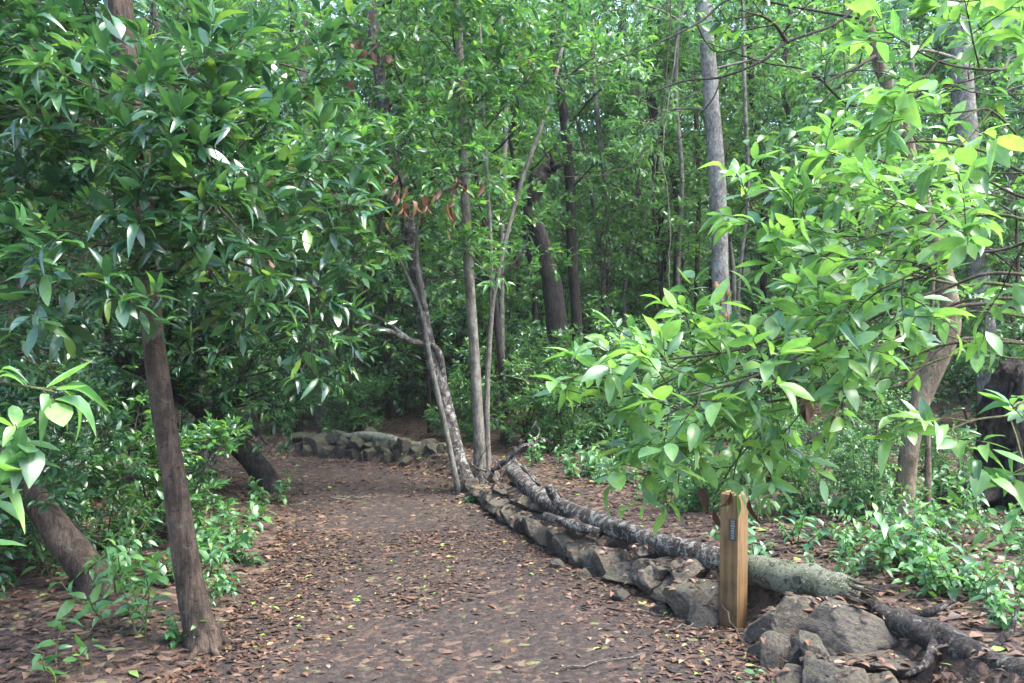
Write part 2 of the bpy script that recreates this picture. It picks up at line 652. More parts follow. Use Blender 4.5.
u = np.linspace(-1, 1, 501)
gx = 108 * np.sinh(u * 4.6) / np.sinh(4.6)
v = np.linspace(-.62, 1, 521)
gy = 5.5 + 100 * np.sinh(v * 4.4) / np.sinh(4.4)
GX, GY = np.meshgrid(gx, gy)
dd, _ = path_d(GX, GY)
grid_mesh("forest_floor", GX, GY, H(GX, GY) - .05 * (1 - sstep(dd, -.25, .02)), M_FLOOR)
c = spline(PATH, 24)
cl = norm(np.gradient(c[:, :2], axis=0))
nx_ = np.stack([-cl[:, 1], cl[:, 0]], -1)
w = np.linspace(-1, 1, 45)
ex = .12 * wav(c[:, 0], c[:, 1], 2.5)
hw = c[:, 2] + ex * .6 + .02
PX = c[:, None, 0] + nx_[:, None, 0] * w[None] * hw[:, None]
PY = c[:, None, 1] + nx_[:, None, 1] * w[None] * hw[:, None]
PZ = H(PX, PY) + .006 - .03 * np.maximum(np.abs(w) - .93, 0)[None] / .07
grid_mesh("path", PX, PY, PZ, M_PATH)


# ---- leaf litter: real small leaves lying on the ground, too many to count
def litter(name, n, reg, dens, size, seed, tlo=0.0, thi=1.0, lod=2):
    rng = np.random.default_rng(seed)
    x = rng.uniform(reg[0], reg[1], n); y = rng.uniform(reg[2], reg[3], n)
    keep = (np.abs(x) < .66 * np.maximum(y, 0) + 2.0) & (rng.random(n) < dens(x, y, rng))
    x, y = x[keep], y[keep]
    m = len(x)
    z = H(x, y) + rng.uniform(.004, .014, m)
    a = rng.random(m) * 6.28
    D = np.stack([np.cos(a), np.sin(a), rng.normal(size=m) * .08], -1)
    Nn = norm(np.stack([rng.normal(size=m) * .17, rng.normal(size=m) * .17, np.ones(m)], -1))
    S = size * (.32 + 1.15 * rng.random(m) ** 1.6)
    T = rng.beta(1.6, 1.7, m) * .9
    g_ = rng.random(m) < .028
    T = np.where(g_, rng.uniform(.9, 1.0, m), T)
    T = tlo + (thi - tlo) * T
    acc = Leaves()
    acc.put(np.stack([x, y, z], -1), D, Nn, S, T)
    g = Geo()
    acc.flush(g, lod, .24, .22, .10, rng=rng)
    o = g.build(name, M_LITTER)
    o["kind"] = "stuff"
    return o


def dens_path(x, y, rng):
    d, s = path_d(x, y)
    worn = np.clip(.30 + .55 * wav(x, y, 1.9), .05, .9)
    edge = sstep(d, -.8, -.05)
    return np.where(d < .04, worn * (1 - edge) + edge * (.75 + .2 * worn), 0)


def dens_floor(x, y, rng):
    d, s = path_d(x, y)
    return np.where(d > 0, np.clip(.75 + .3 * wav(x, y, 1.2), .2, 1) * (.45 + .55 * (y < 13)), 0)


for o_, l_ in ((litter("leaf_litter", 72000, (-3.5, 2.2, 2.2, 7.5), dens_path, .047, 5, lod=1), "dry brown and reddish fallen leaves strewn over the near dirt path"),
               (litter("leaf_litter", 16000, (-7, 1.5, 7.5, 13.2), dens_path, .07, 6), "small brown leaves strewn over the shaded far bend of the path"),
               (litter("leaf_litter", 110000, (-7, 8.5, 2.2, 15), dens_floor, .066, 7), "brown leaf litter covering the forest floor off the path"),
               (litter("leaf_litter", 24000, (-14, 16, 14, 26), dens_floor, .10, 8), "reddish brown litter on the rising floor of the far woods")):
    tag(o_, l_, "leaf litter")

# ------------------------------------------------------------------ tree builders
def px_line(pts, n=7):
    """trunk line given as (px, py, Y, width in px) -> smooth points, radii"""
    q = np.array([[*P(a, b, y), w_ / 2 / F * y] for a, b, y, w_ in pts])
    s = spline(q, n)
    return s[:, :3], s[:, 3]


def px_twig(pts, n=6):
    return spline(np.array([P(*p) for p in pts]), n)


def hero_tree(label, cat, main, mat_, limbs=(), name="laurel_tree", group=None, seed=1, flare=1.5, stems=(), sides=14, rough=.035, to_ground=True, limb_mat=None):
    """tree whose main stem runs along a line; returns the root, base point, stem points"""
    rng = np.random.default_rng(seed)
    pts, r = px_line(main)
    b = pts[0].copy()
    if to_ground:
        b[2] = gz(b[0], b[1])
        pts[0] = b + np.array((0, 0, -.10))
        k = np.exp(-np.linalg.norm(pts - b, axis=1) / (.16 + r[0]))
        r = r * (1 + (flare - 1) * k)
    root = thing(name, label, cat, b, group)
    g = Geo()
    tube(g, pts, r, sides, rough, rng)
    for st in stems:
        p2, r2 = px_line(st)
        tube(g, p2, r2, 8, rough, rng)
    if to_ground and r[0] > .06 and norm(pts[6] - pts[1])[2] > .93:
        for q in range(6):
            a = q * 1.05 + rng.random() * .7
            dv = np.array((math.cos(a), math.sin(a), 0))
            R0 = r[4] if len(r) > 4 else r[0]
            e = b + dv * R0 * rng.uniform(2.2, 3.4)
            e[2] = gz(e[0], e[1]) - .035
            tube(g, spline([b + dv * R0 * .50 + (0, 0, R0 * 1.5), b + dv * R0 * 1.05 + (0, 0, R0 * .30), e], 5), np.linspace(R0 * .34, R0 * .14, 11), 7, .06, rng)
    g.build("trunk", mat_, root, b)
    for lb in limbs:
        p2, r2 = px_line(lb)
        gl = Geo()
        tube(gl, p2, r2, 7, rough, rng)
        gl.build("branch", limb_mat or mat_, root, b)
    return root, b, pts


# the thing's spec for leaf-bearing limbs of the near trees
def leafy_limb(root, base, pts, r, spec, lod, w, wood_mat, leaf, seed, fold=.35, curl=.09, name="branch"):
    """one limb with its twigs (a part) and its foliage (a sub-part)"""
    rng = np.random.default_rng(seed)
    gw = Geo(); acc = Leaves(); gl = Geo()
    tube(gw, pts, np.linspace(r, max(r * .22, .0025), len(pts)), 7, .02, rng)
    grow(rng, acc, gw, pts, r, spec)
    acc.flush(gl, lod, w, fold, curl, rng=rng)
    o = gw.build(name, wood_mat, root, base)
    if gl.n:
        gl.build("foliage", leaf, o, base)
    return o


def proto_tree(name, seed, height, r, lean, lo, nl, spec, bark, leaf, lod, w, top=1, sides=8, stems=1, spread=.0, gnarl=.05):
    """a tree standing at the origin: trunk and crown"""
    rng = np.random.default_rng(seed)
    root = thing(name, "", "tree")
    gt = Geo(); gc = Geo(); acc = Leaves()
    for k in range(stems):
        a = rng.random() * 6.28
        d0 = np.array((math.cos(a) * spread + lean[0], math.sin(a) * spread + lean[1], 1))
        n = 12
        pts = [np.array((math.cos(a) * r * 1.2 * (stems > 1), math.sin(a) * r * 1.2 * (stems > 1), -.15))]
        d = norm(d0)
        for i in range(n):
            d = norm(d + rng.normal(size=3) * gnarl + np.array((0, 0, .03)))
            pts.append(pts[-1] + d * height / n * (1 if stems == 1 else rng.uniform(.75, 1.05)))
        pts = spline(pts, 3)
        rr = r * np.linspace(1, .22, len(pts)) * (1 + .5 * np.exp(-np.arange(len(pts)) / 1.5))
        tube(gt, pts, rr, sides, .04, rng)
        s0 = dict(spec[0]); s0['n'] = max(nl // stems, 1); s0['t0'] = lo
        grow(rng, acc, gc, pts, r, [s0] + list(spec[1:]), mi=1)
        twig_leaves(rng, acc, pts[-8:], 40, spec[-1]['size'], tone=spec[-1].get('tone', .5))
    acc.flush(gc, lod, w, rng=rng)
    gt.build("trunk", bark, root)
    gc.build("crown", [leaf, bark], root)
    return root


_used = set()


def place(proto, x, y, rz=0, sc=1.0, label=None, group=None, z=None, tilt=(0, 0)):
    o = proto if proto.name not in _used else copy_tree(proto)
    if o is proto:
        _used.add(proto.name)
    o.location = (x, y, gz(x, y) - .02 if z is None else z)
    o.rotation_euler = (tilt[0], tilt[1], rz)
    o.scale = (sc, sc, sc) if not isinstance(sc, tuple) else sc
    if label:
        o["label"] = label
    if group:
        o["group"] = group
    return o


RNG = random.Random(5)

# ------------------------------------------------------------------ named trees of the photograph
LSPEC = [dict(n=11, t0=.12, len=.50, fwd=.55, flat=.7, up=.08, seg=4, rr=.5, rmin=.003, wob=.14, sides=4, leaves=4, size=.13, tone=.40, droop=-.05),
         dict(n=5, t0=.25, len=.24, fwd=.7, flat=.6, up=.05, seg=3, rr=.5, rmin=.002, sides=3, leaves=9, size=.122, lt0=.5, tone=.45, tvar=.22, droop=-.10, upj=.45, tip=.25, lfwd=.55)]

t1, b1, p1 = hero_tree("brown trunked laurel leaning beside the near path edge, base with a small leafy sprout", "tree",
                       [(206, 652, 4.62, 28.4), (191, 590, 4.62, 25.8), (174, 480, 4.60, 23.2), (157, 370, 4.60, 21.5), (148, 270, 4.60, 20.6), (138, 160, 4.60, 23.2), (122, 20, 4.60, 23.2),
                        (112, -80, 4.60, 21.5), (95, -260, 4.60, 17.2), (85, -420, 4.60, 10.3)], M_BARK_BROWN, seed=3, flare=1.35)
limbs1 = [((146, 240, 4.6), (90, 205, 4.5), (20, 190, 4.3), (-50, 200, 4.2)),
          ((150, 285, 4.6), (200, 255, 4.45), (260, 270, 4.3), (310, 300, 4.2)),
          ((141, 190, 4.6), (200, 160, 4.4), (260, 165, 4.3), (325, 185, 4.2)),
          ((137, 150, 4.6), (80, 120, 4.4), (10, 115, 4.1)),
          ((131, 100, 4.6), (190, 70, 4.7), (260, 60, 4.8), (330, 80, 4.9)),
          ((128, 75, 4.6), (60, 55, 4.4), (-20, 40, 4.2)),
          ((118, -10, 4.6), (60, -10, 4.7), (0, -20, 4.9)),
          ((149, 275, 4.6), (120, 250, 4.2), (95, 245, 3.8), (85, 262, 3.5)),
          ((140, 170, 4.6), (150, 120, 4.1), (165, 95, 3.8), (180, 100, 3.6)),
          ((143, 215, 4.6), (175, 190, 4.2), (205, 190, 3.9), (225, 215, 3.7)),
          ((108, -120, 4.6), (180, -120, 4.9), (270, -90, 5.2)),
          ((105, -150, 4.6), (40, -150, 4.9), (-60, -120, 5.2)),
          ((148, 265, 4.6), (170, 235, 5.0), (200, 225, 5.4), (250, 240, 5.8)),
          ((140, 180, 4.6), (100, 150, 5.0), (50, 150, 5.5)),
          ((131, 100, 4.6), (170, 90, 5.1), (230, 110, 5.6))]
for i, l in enumerate(limbs1):
    leafy_limb(t1, b1, px_twig(l), .014, LSPEC, 0, .16, M_TWIG, M_LEAF_DARK, 100 + i, .3, .16)

t2, b2, p2 = hero_tree("thick bare trunk leaning steeply out over the near leftmost ground", "tree",
                       [(112, 606, 5.40, 31.2), (85, 568, 5.40, 28.9), (47, 516, 5.40, 27.3), (8, 460, 5.40, 26.5), (-45, 390, 5.40, 25.7), (-110, 300, 5.50, 23.4), (-170, 180, 5.60, 20.3), (-210, 20, 5.70, 14.0), (-230, -150, 5.80, 7.8)],
                       M_BARK_BROWN, seed=4, flare=1.35, rough=.07)
for i, l in enumerate([((-60, 370, 5.4), (-20, 320, 5.3), (20, 300, 5.2), (60, 300, 5.1)), ((-120, 280, 5.5), (-60, 220, 5.4), (0, 200, 5.4)),
                       ((-170, 180, 5.6), (-100, 110, 5.6), (-20, 90, 5.7)), ((-150, 220, 5.6), (-90, 160, 5.0), (-40, 140, 4.7))]):
    leafy_limb(t2, b2, px_twig(l), .016, LSPEC, 1, .15, M_TWIG, M_LEAF_DARK, 140 + i)

t3, b3, p3 = hero_tree("dark trunk leaning away from the path over the deep shade beside the bend", "tree",
                       [(276, 492, 9.40, 21.6), (245, 452, 9.40, 19.4), (205, 412, 9.30, 19.4), (160, 380, 9.20, 18.0), (110, 352, 9.00, 16.6), (60, 325, 8.90, 14.4), (10, 270, 8.80, 11.5), (-30, 180, 8.80, 7.2)],
                       M_BARK_DARK, seed=5, flare=1.5, rough=.09)
LSPEC3 = [dict(LSPEC[0], n=12, len=.75), dict(LSPEC[1], n=6, len=.36, leaves=10)]
for i, l in enumerate([((225, 432, 9.4), (240, 380, 9.1), (250, 330, 8.9), (275, 300, 8.8)), ((215, 420, 9.3), (240, 400, 8.9), (265, 390, 8.6)), ((180, 395, 9.25), (185, 360, 8.9), (205, 350, 8.6)), ((215, 420, 9.3), (215, 350, 9.0), (200, 290, 8.7), (210, 230, 8.5)),
                       ((160, 380, 9.2), (175, 310, 8.9), (190, 240, 8.7)),                        ((110, 352, 9.0), (100, 270, 8.9), (110, 180, 8.8)), ((60, 325, 8.9), (40, 230, 8.8), (60, 140, 8.8)),
                       ((240, 380, 9.2), (290, 300, 9.4), (330, 220, 9.6), (360, 160, 9.7)), ((200, 290, 8.7), (250, 200, 8.9), (300, 130, 9.0)),
                       ((190, 240, 8.7), (200, 150, 9.0), (240, 60, 9.2)), ((250, 320, 9.0), (300, 330, 8.6), (330, 345, 8.3)),
                       ]):
    leafy_limb(t3, b3, px_twig(l), .03, LSPEC3, 1, .16, M_BARK_DARK, M_LEAF_DARK, 160 + i)

# the clump at the head of the stone edging
MSPEC = [dict(n=9, t0=.15, len=.7, fwd=.55, flat=.6, up=.06, seg=4, rr=.45, rmin=.004, sides=4, leaves=4, size=.12, tone=.5),
         dict(n=5, t0=.25, len=.33, fwd=.7, flat=.6, seg=3, rr=.5, rmin=.003, sides=3, leaves=10, size=.12, lt0=.3, tone=.55, tvar=.24, droop=.06, upj=.7)]
t4, b4, p4 = hero_tree("lichen mottled trunk leaning across the path head where the stone edging ends", "tree",
                       [(467, 493, 9.4, 18), (456, 450, 9.4, 15), (441, 390, 9.4, 15), (425, 330, 9.4, 14), (415, 270, 9.4, 14), (405, 210, 9.4, 14), (392, 150, 9.4, 13), (380, 80, 9.4, 12), (370, 0, 9.4, 11), (360, -120, 9.4, 8), (355, -260, 9.4, 4)],
                       M_BARK_MOTTLE, seed=6, flare=1.4,
                       limbs=[[(446, 408, 9.4, 7), (438, 352, 9.35, 7), (412, 341, 9.2, 6), (385, 330, 9.0, 5), (355, 322, 8.8, 4)],
                              [(410, 340, 9.2, 4.5), (385, 322, 9.1, 4), (366, 312, 9.0, 3)]])
for i, l in enumerate([((392, 150, 9.4), (350, 140, 9.0), (310, 150, 8.6), (280, 165, 8.3)), ((398, 175, 9.4), (370, 150, 8.9), (340, 145, 8.4), (320, 160, 8.1)),
                       ((400, 195, 9.4), (440, 175, 9.1), (475, 170, 8.9)), ((385, 110, 9.4), (430, 80, 9.2), (470, 70, 9.0)), ((378, 60, 9.4), (330, 40, 9.2), (290, 40, 9.0)),
                       ((405, 215, 9.4), (370, 205, 9.0), (330, 215, 8.7), (300, 235, 8.5)), ((372, 10, 9.4), (420, -10, 9.2), (460, -10, 9.0)), ((410, 240, 9.4), (385, 240, 8.9), (350, 255, 8.6)),
                       ((405, 200, 9.4), (395, 170, 8.8), (370, 165, 8.4))]):
    leafy_limb(t4, b4, px_twig(l), .016, MSPEC, 1, .17, M_TWIG, M_LEAF_MID, 200 + i)
# hanging dead leaves on this tree
acc = Leaves(); rngd = np.random.default_rng(9)
for (px, py, Y, n) in ((397, 202, 8.4, 9), (425, 209, 8.4, 12), (442, 197, 8.4, 11), (407, 190, 8.4, 8), (457, 188, 8.5, 9), (372, 60, 8.8, 8), (366, 30, 8.8, 6), (268, 150, 6.0, 3), (280, 212, 6.0, 3), (376, 170, 8.4, 6), (540, 60, 9.5, 7)):
    p = P(px, py, Y) + rngd.normal(size=(n, 3)) * np.array((.11, .10, .10))
    acc.put(p, np.tile((0, 0, -1.0), (n, 1)) + rngd.normal(size=(n, 3)) * .3, rngd.normal(size=(n, 3)), rngd.uniform(.11, .17, n), rngd.random(n))
g = Geo(); acc.flush(g, 1, .2, .5, .4, rng=rngd)
g.build("dead_foliage", M_LEAF_DEAD, t4, b4)

hero_tree("thin forked sapling stem hugging the lichen mottled leaning trunk", "tree",
          [(459, 494, 9.25, 6), (446, 430, 9.25, 5.5), (431, 365, 9.25, 5.5), (421, 310, 9.25, 5), (410, 282, 9.25, 4.5), (398, 256, 9.25, 3)], M_BARK_GREY, seed=7, sides=8, flare=1.15,
          limbs=[[(425, 310, 9.25, 5), (418, 270, 9.2, 5), (417, 235, 9.2, 3), (422, 200, 9.2, 2)]])
t5, b5, p5 = hero_tree("straight pale slender trunk rising from the head of the stone edging", "tree",
                       [(481, 486, 9.60, 11.9), (478, 420, 9.60, 11.0), (474, 350, 9.60, 10.2), (470, 290, 9.60, 10.2), (465, 200, 9.60, 9.3), (461, 100, 9.60, 8.5), (458, 0, 9.60, 7.6), (455, -140, 9.60, 6.0), (452, -280, 9.60, 3.4)],
                       M_BARK_GREY, seed=8, flare=1.25)
for i, l in enumerate([((466, 190, 9.6), (440, 150, 9.3), (420, 110, 9.0)), ((462, 120, 9.6), (490, 90, 9.4), (520, 70, 9.2)), ((460, 60, 9.6), (430, 30, 9.3), (400, 20, 9.0)),
                       ((459, 20, 9.6), (490, -10, 9.4), (530, -10, 9.2)), ((457, -60, 9.6), (430, -80, 9.8), (400, -90, 10))]):
    leafy_limb(t5, b5, px_twig(l), .012, MSPEC, 1, .17, M_TWIG, M_LEAF_MID, 230 + i)
t5b, b5b, p5b = hero_tree("forking grey stem close behind the straight pale slender trunk", "tree",
                          [(488, 482, 9.90, 6.0), (487, 400, 9.90, 5.4), (491, 320, 9.90, 4.8), (497, 280, 9.90, 4.3), (507, 235, 10.00, 4.3), (522, 180, 10.10, 4.3), (540, 130, 10.20, 4.3), (552, 90, 10.30, 3.8), (565, 30, 10.40, 3.2), (572, -60, 10.50, 2.1)],
                          M_BARK_GREY, seed=9, limbs=[[(491, 320, 9.90, 4.3), (491, 250, 9.90, 4.3), (487, 180, 9.90, 3.8), (483, 110, 9.90, 3.2), (480, 30, 9.90, 2.7), (478, -60, 9.90, 1.6)]])
for i, l in enumerate([((552, 90, 10.3), (590, 60, 10), (620, 50, 9.8)),
                       ((497, 285, 9.9), (470, 255, 9.5), (450, 250, 9.3)), ((484, 130, 9.9), (510, 100, 9.7), (540, 60, 9.6))]):
    leafy_limb(t5b, b5b, px_twig(l), .012, MSPEC, 1, .17, M_TWIG, M_LEAF_MID, 250 + i)

# dead dark snag and neighbours in the middle distance
rg = np.random.default_rng(21)
pts, r = px_line([(566, 420, 13.50, 23.4), (558, 330, 13.50, 21.8), (550, 275, 13.50, 19.5), (541, 240, 13.50, 15.6), (531, 212, 13.50, 13.3), (532, 192, 13.50, 14.8), (541, 176, 13.50, 15.6), (550, 169, 13.50, 8.6)], 8)
b = pts[0].copy(); b[2] = gz(b[0], b[1]); pts = np.vstack([b + (0, 0, -.1), pts])
r = np.concatenate([[r[0] * 1.3], r])
sn = thing("dead_snag", "broken dead trunk with a blackened hooked top among the green understory", "dead tree", b)
g = Geo(); k = int(len(pts) * .62)
tube(g, pts[:k + 1], r[:k + 1], 12, .10, rg)
g.build("trunk", M_BARK_DARK, sn, b)
g = Geo(); tube(g, pts[k:], r[k:] * 1.02, 12, .30, rg)
for q in range(7):
    p0 = pts[-1 - q] + rg.normal(size=3) * .06
    tube(g, np.array([p0, p0 + rg.normal(size=3) * .06 + (0, 0, .12), p0 + rg.normal(size=3) * .1 + (0, 0, .28)]), [.05, .03, .006], 5)
g.build("broken_top", M_BARK_BLACK, sn, b)

TSPEC = [dict(n=8, t0=.15, len=1.0, fwd=.6, flat=.6, up=.1, seg=4, rr=.45, rmin=.006, sides=4, leaves=4, size=.13, tone=.5),
         dict(n=5, t0=.2, len=.45, fwd=.7, flat=.6, seg=3, wood=False, leaves=12, size=.13, lt0=.2, tone=.55, tvar=.22, droop=.25)]
t7, b7, p7 = hero_tree("dark upright trunk standing just behind the blackened broken snag", "tree",
                       [(580, 420, 15.50, 11.6), (577, 330, 15.50, 10.9), (572, 250, 15.50, 10.2), (570, 180, 15.50, 10.2), (563, 105, 15.50, 9.5), (555, 50, 15.50, 8.8), (550, -20, 15.50, 8.2), (545, -150, 15.50, 5.4)],
                       M_BARK_DARK, seed=11)
for i, l in enumerate([((566, 130, 15.5), (600, 90, 15), (640, 70, 14.6)), ((558, 70, 15.5), (530, 40, 15), (500, 30, 14.6)), ((552, 10, 15.5), (590, -20, 15.2), (630, -30, 15)),
                       ((570, 190, 15.5), (600, 160, 15.1), (625, 150, 14.8))]):
    leafy_limb(t7, b7, px_twig(l), .02, TSPEC, 2, .19, M_BARK_DARK, M_LEAF_FAR, 270 + i)
t8, b8, p8 = hero_tree("tall pale grey trunk, thickest upright one, with rotten orange patch low down", "tree",
                       [(738, 430, 12.60, 22.9), (732, 380, 12.60, 20.2), (725, 335, 12.60, 18.5), (721, 290, 12.60, 17.6), (720, 250, 12.60, 16.7), (717, 180, 12.60, 16.7), (712, 110, 12.60, 15.8), (707, 40, 12.60, 15.0), (702, -40, 12.60, 14.1), (690, -200, 12.60, 10.6), (685, -330, 12.60, 5.3)],
                       M_BARK_PALE, seed=12)
g = Geo(); rg = np.random.default_rng(31)
for (px, py) in ((726, 318), (720, 300), (728, 296), (718, 322), (724, 336), (716, 288)):
    p = P(px, py, 12.6 - .135)
    tube(g, np.array([p + (0, 0, -.09), p + (rg.normal() * .02, -.012, 0), p + (0, 0, .09)]), [.02, .05, .015], 7, .1, rg)
g.build("rotten_patch", bark_mat("rotten_wood", (.16, .075, .03), (.36, .21, .11), (.05, .035, .03), .6, 2), t8, b8)
for i, l in enumerate([((707, 40, 12.6), (660, 10, 12.2), (610, 0, 11.8)), ((703, -20, 12.6), (760, -40, 12.2), (810, -30, 11.9)), ((709, 70, 12.6), (760, 60, 12.9), (800, 70, 13.2)),
                       ((712, 110, 12.6), (670, 110, 12.9), (640, 130, 13.2))]):
    leafy_limb(t8, b8, px_twig(l), .022, TSPEC, 2, .19, M_BARK_GREY, M_LEAF_FAR, 280 + i)

t9, b9, p9 = hero_tree("tan trunk with a knee bend rising from ground plants behind the fallen log", "tree",
                       [(903, 528, 6.40, 19.5), (905, 490, 6.40, 17.2), (911, 440, 6.40, 17.9), (921, 400, 6.40, 18.7), (938, 360, 6.40, 20.3), (950, 328, 6.40, 20.3), (947, 285, 6.40, 17.2), (935, 245, 6.40, 15.6), (917, 185, 6.40, 15.6), (898, 115, 6.40, 14.0), (877, 55, 6.40, 13.3), (860, -10, 6.40, 11.7), (850, -150, 6.40, 7.8)],
                       M_BARK_TAN, seed=13, flare=1.3,
                       limbs=[[(862, 0, 6.40, 3.4), (835, 24, 6.20, 3.1), (787, 42, 6.00, 3.1), (764, 60, 5.90, 2.9), (722, 77, 5.80, 2.4), (685, 81, 5.70, 2.0), (645, 96, 5.60, 1.5), (639, 106, 5.60, 0.9)],
                              [(868, 20, 6.40, 2.9), (800, 8, 6.10, 2.4), (735, -2, 5.80, 2.4), (697, 24, 5.60, 2.2), (631, 54, 5.40, 1.5), (560, 78, 5.20, 0.9)],
                              [(697, 24, 5.60, 2.0), (706, 42, 5.60, 1.7), (722, 52, 5.50, 1.5), (769, 37, 5.50, 0.9)],
                              [(722, 77, 5.80, 2.0), (712, 100, 5.70, 1.5), (690, 125, 5.70, 0.9), (672, 150, 5.70, 0.9)],
                              [(893, 100, 6.40, 2.9), (850, 105, 6.20, 2.4), (810, 72, 6.00, 2.0), (762, 62, 5.90, 1.5), (700, 40, 5.80, 0.9)]], limb_mat=M_BARK_DARK)
for i, l in enumerate([((877, 55, 6.40), (850, 70, 6.00), (810, 90, 5.70)), ((898, 115, 6.40), (930, 90, 6.00), (970, 80, 5.80)), ((865, 10, 6.40), (900, -10, 6.10), (950, -20, 5.90)),
                       ((915, 180, 6.40), (880, 160, 6.70), (840, 160, 7.00)), ((787, 42, 6.00), (770, 20, 5.90), (740, 10, 5.80)), ((932, 235, 6.40), (970, 200, 6.60), (1010, 190, 6.80)),
                       ((940, 255, 6.40), (890, 235, 6.80), (850, 240, 7.10))]):
    leafy_limb(t9, b9, px_twig(l), .016, [dict(MSPEC[0], n=6), dict(MSPEC[1], n=4, leaves=8, size=.10)], 1, .2, M_TWIG, M_LEAF_MID, 300 + i)
hero_tree("thin straight stem standing close beside the tan knee bent trunk", "tree",
          [(927, 512, 6.60, 7.2), (928, 470, 6.60, 6.4), (927, 425, 6.60, 6.4), (924, 380, 6.60, 5.6), (930, 330, 6.60, 4.8), (934, 250, 6.60, 3.2), (930, 150, 6.60, 1.6)], M_BARK_TAN, seed=14, sides=8, flare=1.2)
t10, b10, p10 = hero_tree("thick grey trunk far behind the tan knee bent trunk, its top behind young leaves", "tree",
                          [(998, 440, 11.00, 25.9), (990, 380, 11.00, 21.6), (981, 300, 11.00, 20.9), (974, 220, 11.00, 20.2), (968, 150, 11.00, 20.2), (962, 60, 11.00, 19.4), (956, -20, 11.00, 18.0), (945, -200, 11.00, 11.5)], M_BARK_PALE, seed=15)
for i, l in enumerate([((962, 60, 11), (920, 50, 10.6), (870, 60, 10.2), (830, 80, 10)), ((966, 120, 11), (1010, 90, 10.8), (1060, 80, 10.6)), ((957, 0, 11), (900, -20, 10.8), (850, -10, 10.6)),
                       ((970, 170, 11), (930, 150, 11.3), (880, 130, 11.6))]):
    leafy_limb(t10, b10, px_twig(l), .024, TSPEC, 2, .2, M_BARK_GREY, M_LEAF_MID, 320 + i)
# a stout black dead trunk at the edge of the slope
rg = np.random.default_rng(41)
pts, r = px_line([(1008, 512, 6.7, 88), (1006, 490, 6.7, 64), (1003, 450, 6.7, 56), (1005, 420, 6.7, 52), (1010, 392, 6.7, 46), (1014, 372, 6.7, 36), (1017, 360, 6.7, 16)], 8)
b = pts[0].copy(); b[2] = gz(b[0], b[1]); pts[0] = b - (0, 0, .1)
st = thing("dead_tree", "stout black furrowed dead trunk at the rightmost edge above the ground plants", "dead tree", b)
g = Geo(); tube(g, pts, r * .8, 26, .07, rg, ridge=.16)
for q in range(26):
    a = rg.random() * 6.28
    i0, i1 = sorted(rg.integers(0, len(pts) - 3, 2)); i1 = max(i1 + 3, i0 + 6)
    seg_ = pts[i0:i1]
    off = np.array((math.cos(a), math.sin(a), 0)) * (r[i0:i1] * .80)[:, None]
    tube(g, seg_ + off + rg.normal(size=seg_.shape) * .006, np.linspace(1, .5, len(seg_)) * rg.uniform(.018, .045), 5, .25, rg)
g.build("trunk", M_BARK_BLACK, st, b)
for q in range(5):
    a = 2.2 + q * .75
    p0 = b + np.array((math.cos(a) * .2, math.sin(a) * .2, .14)); e = b + np.array((math.cos(a) * .55, math.sin(a) * .55, 0))
    e[2] = gz(e[0], e[1]) + .01
    g = Geo(); tube(g, spline([p0, (p0 + e) / 2 + (0, 0, .02), e], 5), np.linspace(.07, .02, 11), 7, .08, rg); g.build("root", M_BARK_BLACK, st, b)

# more trunks one can tell apart in the middle distance: px, py of foot, Y, width, top px, bark
mids = [(604, 400, 17, 9, 596, M_BARK_GREY), (632, 405, 19, 8, 626, M_BARK_GREY), (672, 395, 18, 13, 658, M_BARK_DARK), (684, 390, 16, 8, 678, M_BARK_GREY),
        (645, 400, 22, 10, 640, M_BARK_GREY), (696, 395, 21, 8, 690, M_BARK_BROWN), (760, 400, 19, 12, 752, M_BARK_DARK), (790, 405, 22, 9, 800, M_BARK_BROWN),
        (826, 410, 16, 11, 790, M_BARK_BROWN), (850, 400, 21, 12, 856, M_BARK_GREY), (520, 420, 16, 10, 512, M_BARK_DARK), (504, 425, 13, 9, 498, M_BARK_GREY),
        (392, 415, 15, 17, 378, M_BARK_DARK), (352, 420, 17, 12, 346, M_BARK_BROWN), (322, 425, 14.5, 13, 300, M_BARK_GREY), (412, 410, 19, 11, 420, M_BARK_BROWN),
        (448, 415, 18, 13, 446, M_BARK_DARK), (872, 405, 14, 9, 905, M_BARK_GREY), (1010, 400, 17, 17, 1000, M_BARK_GREY), (662, 398, 24, 9, 668, M_BARK_BROWN),
        (298, 440, 13.5, 10, 286, M_BARK_DARK), (745, 405, 15, 7, 742, M_BARK_GREY), (612, 400, 23, 11, 618, M_BARK_BROWN), (706, 400, 18, 9, 716, M_BARK_GREY)]
kinds = {M_BARK_DARK.name: "dark", M_BARK_GREY.name: "grey", M_BARK_BROWN.name: "brown"}
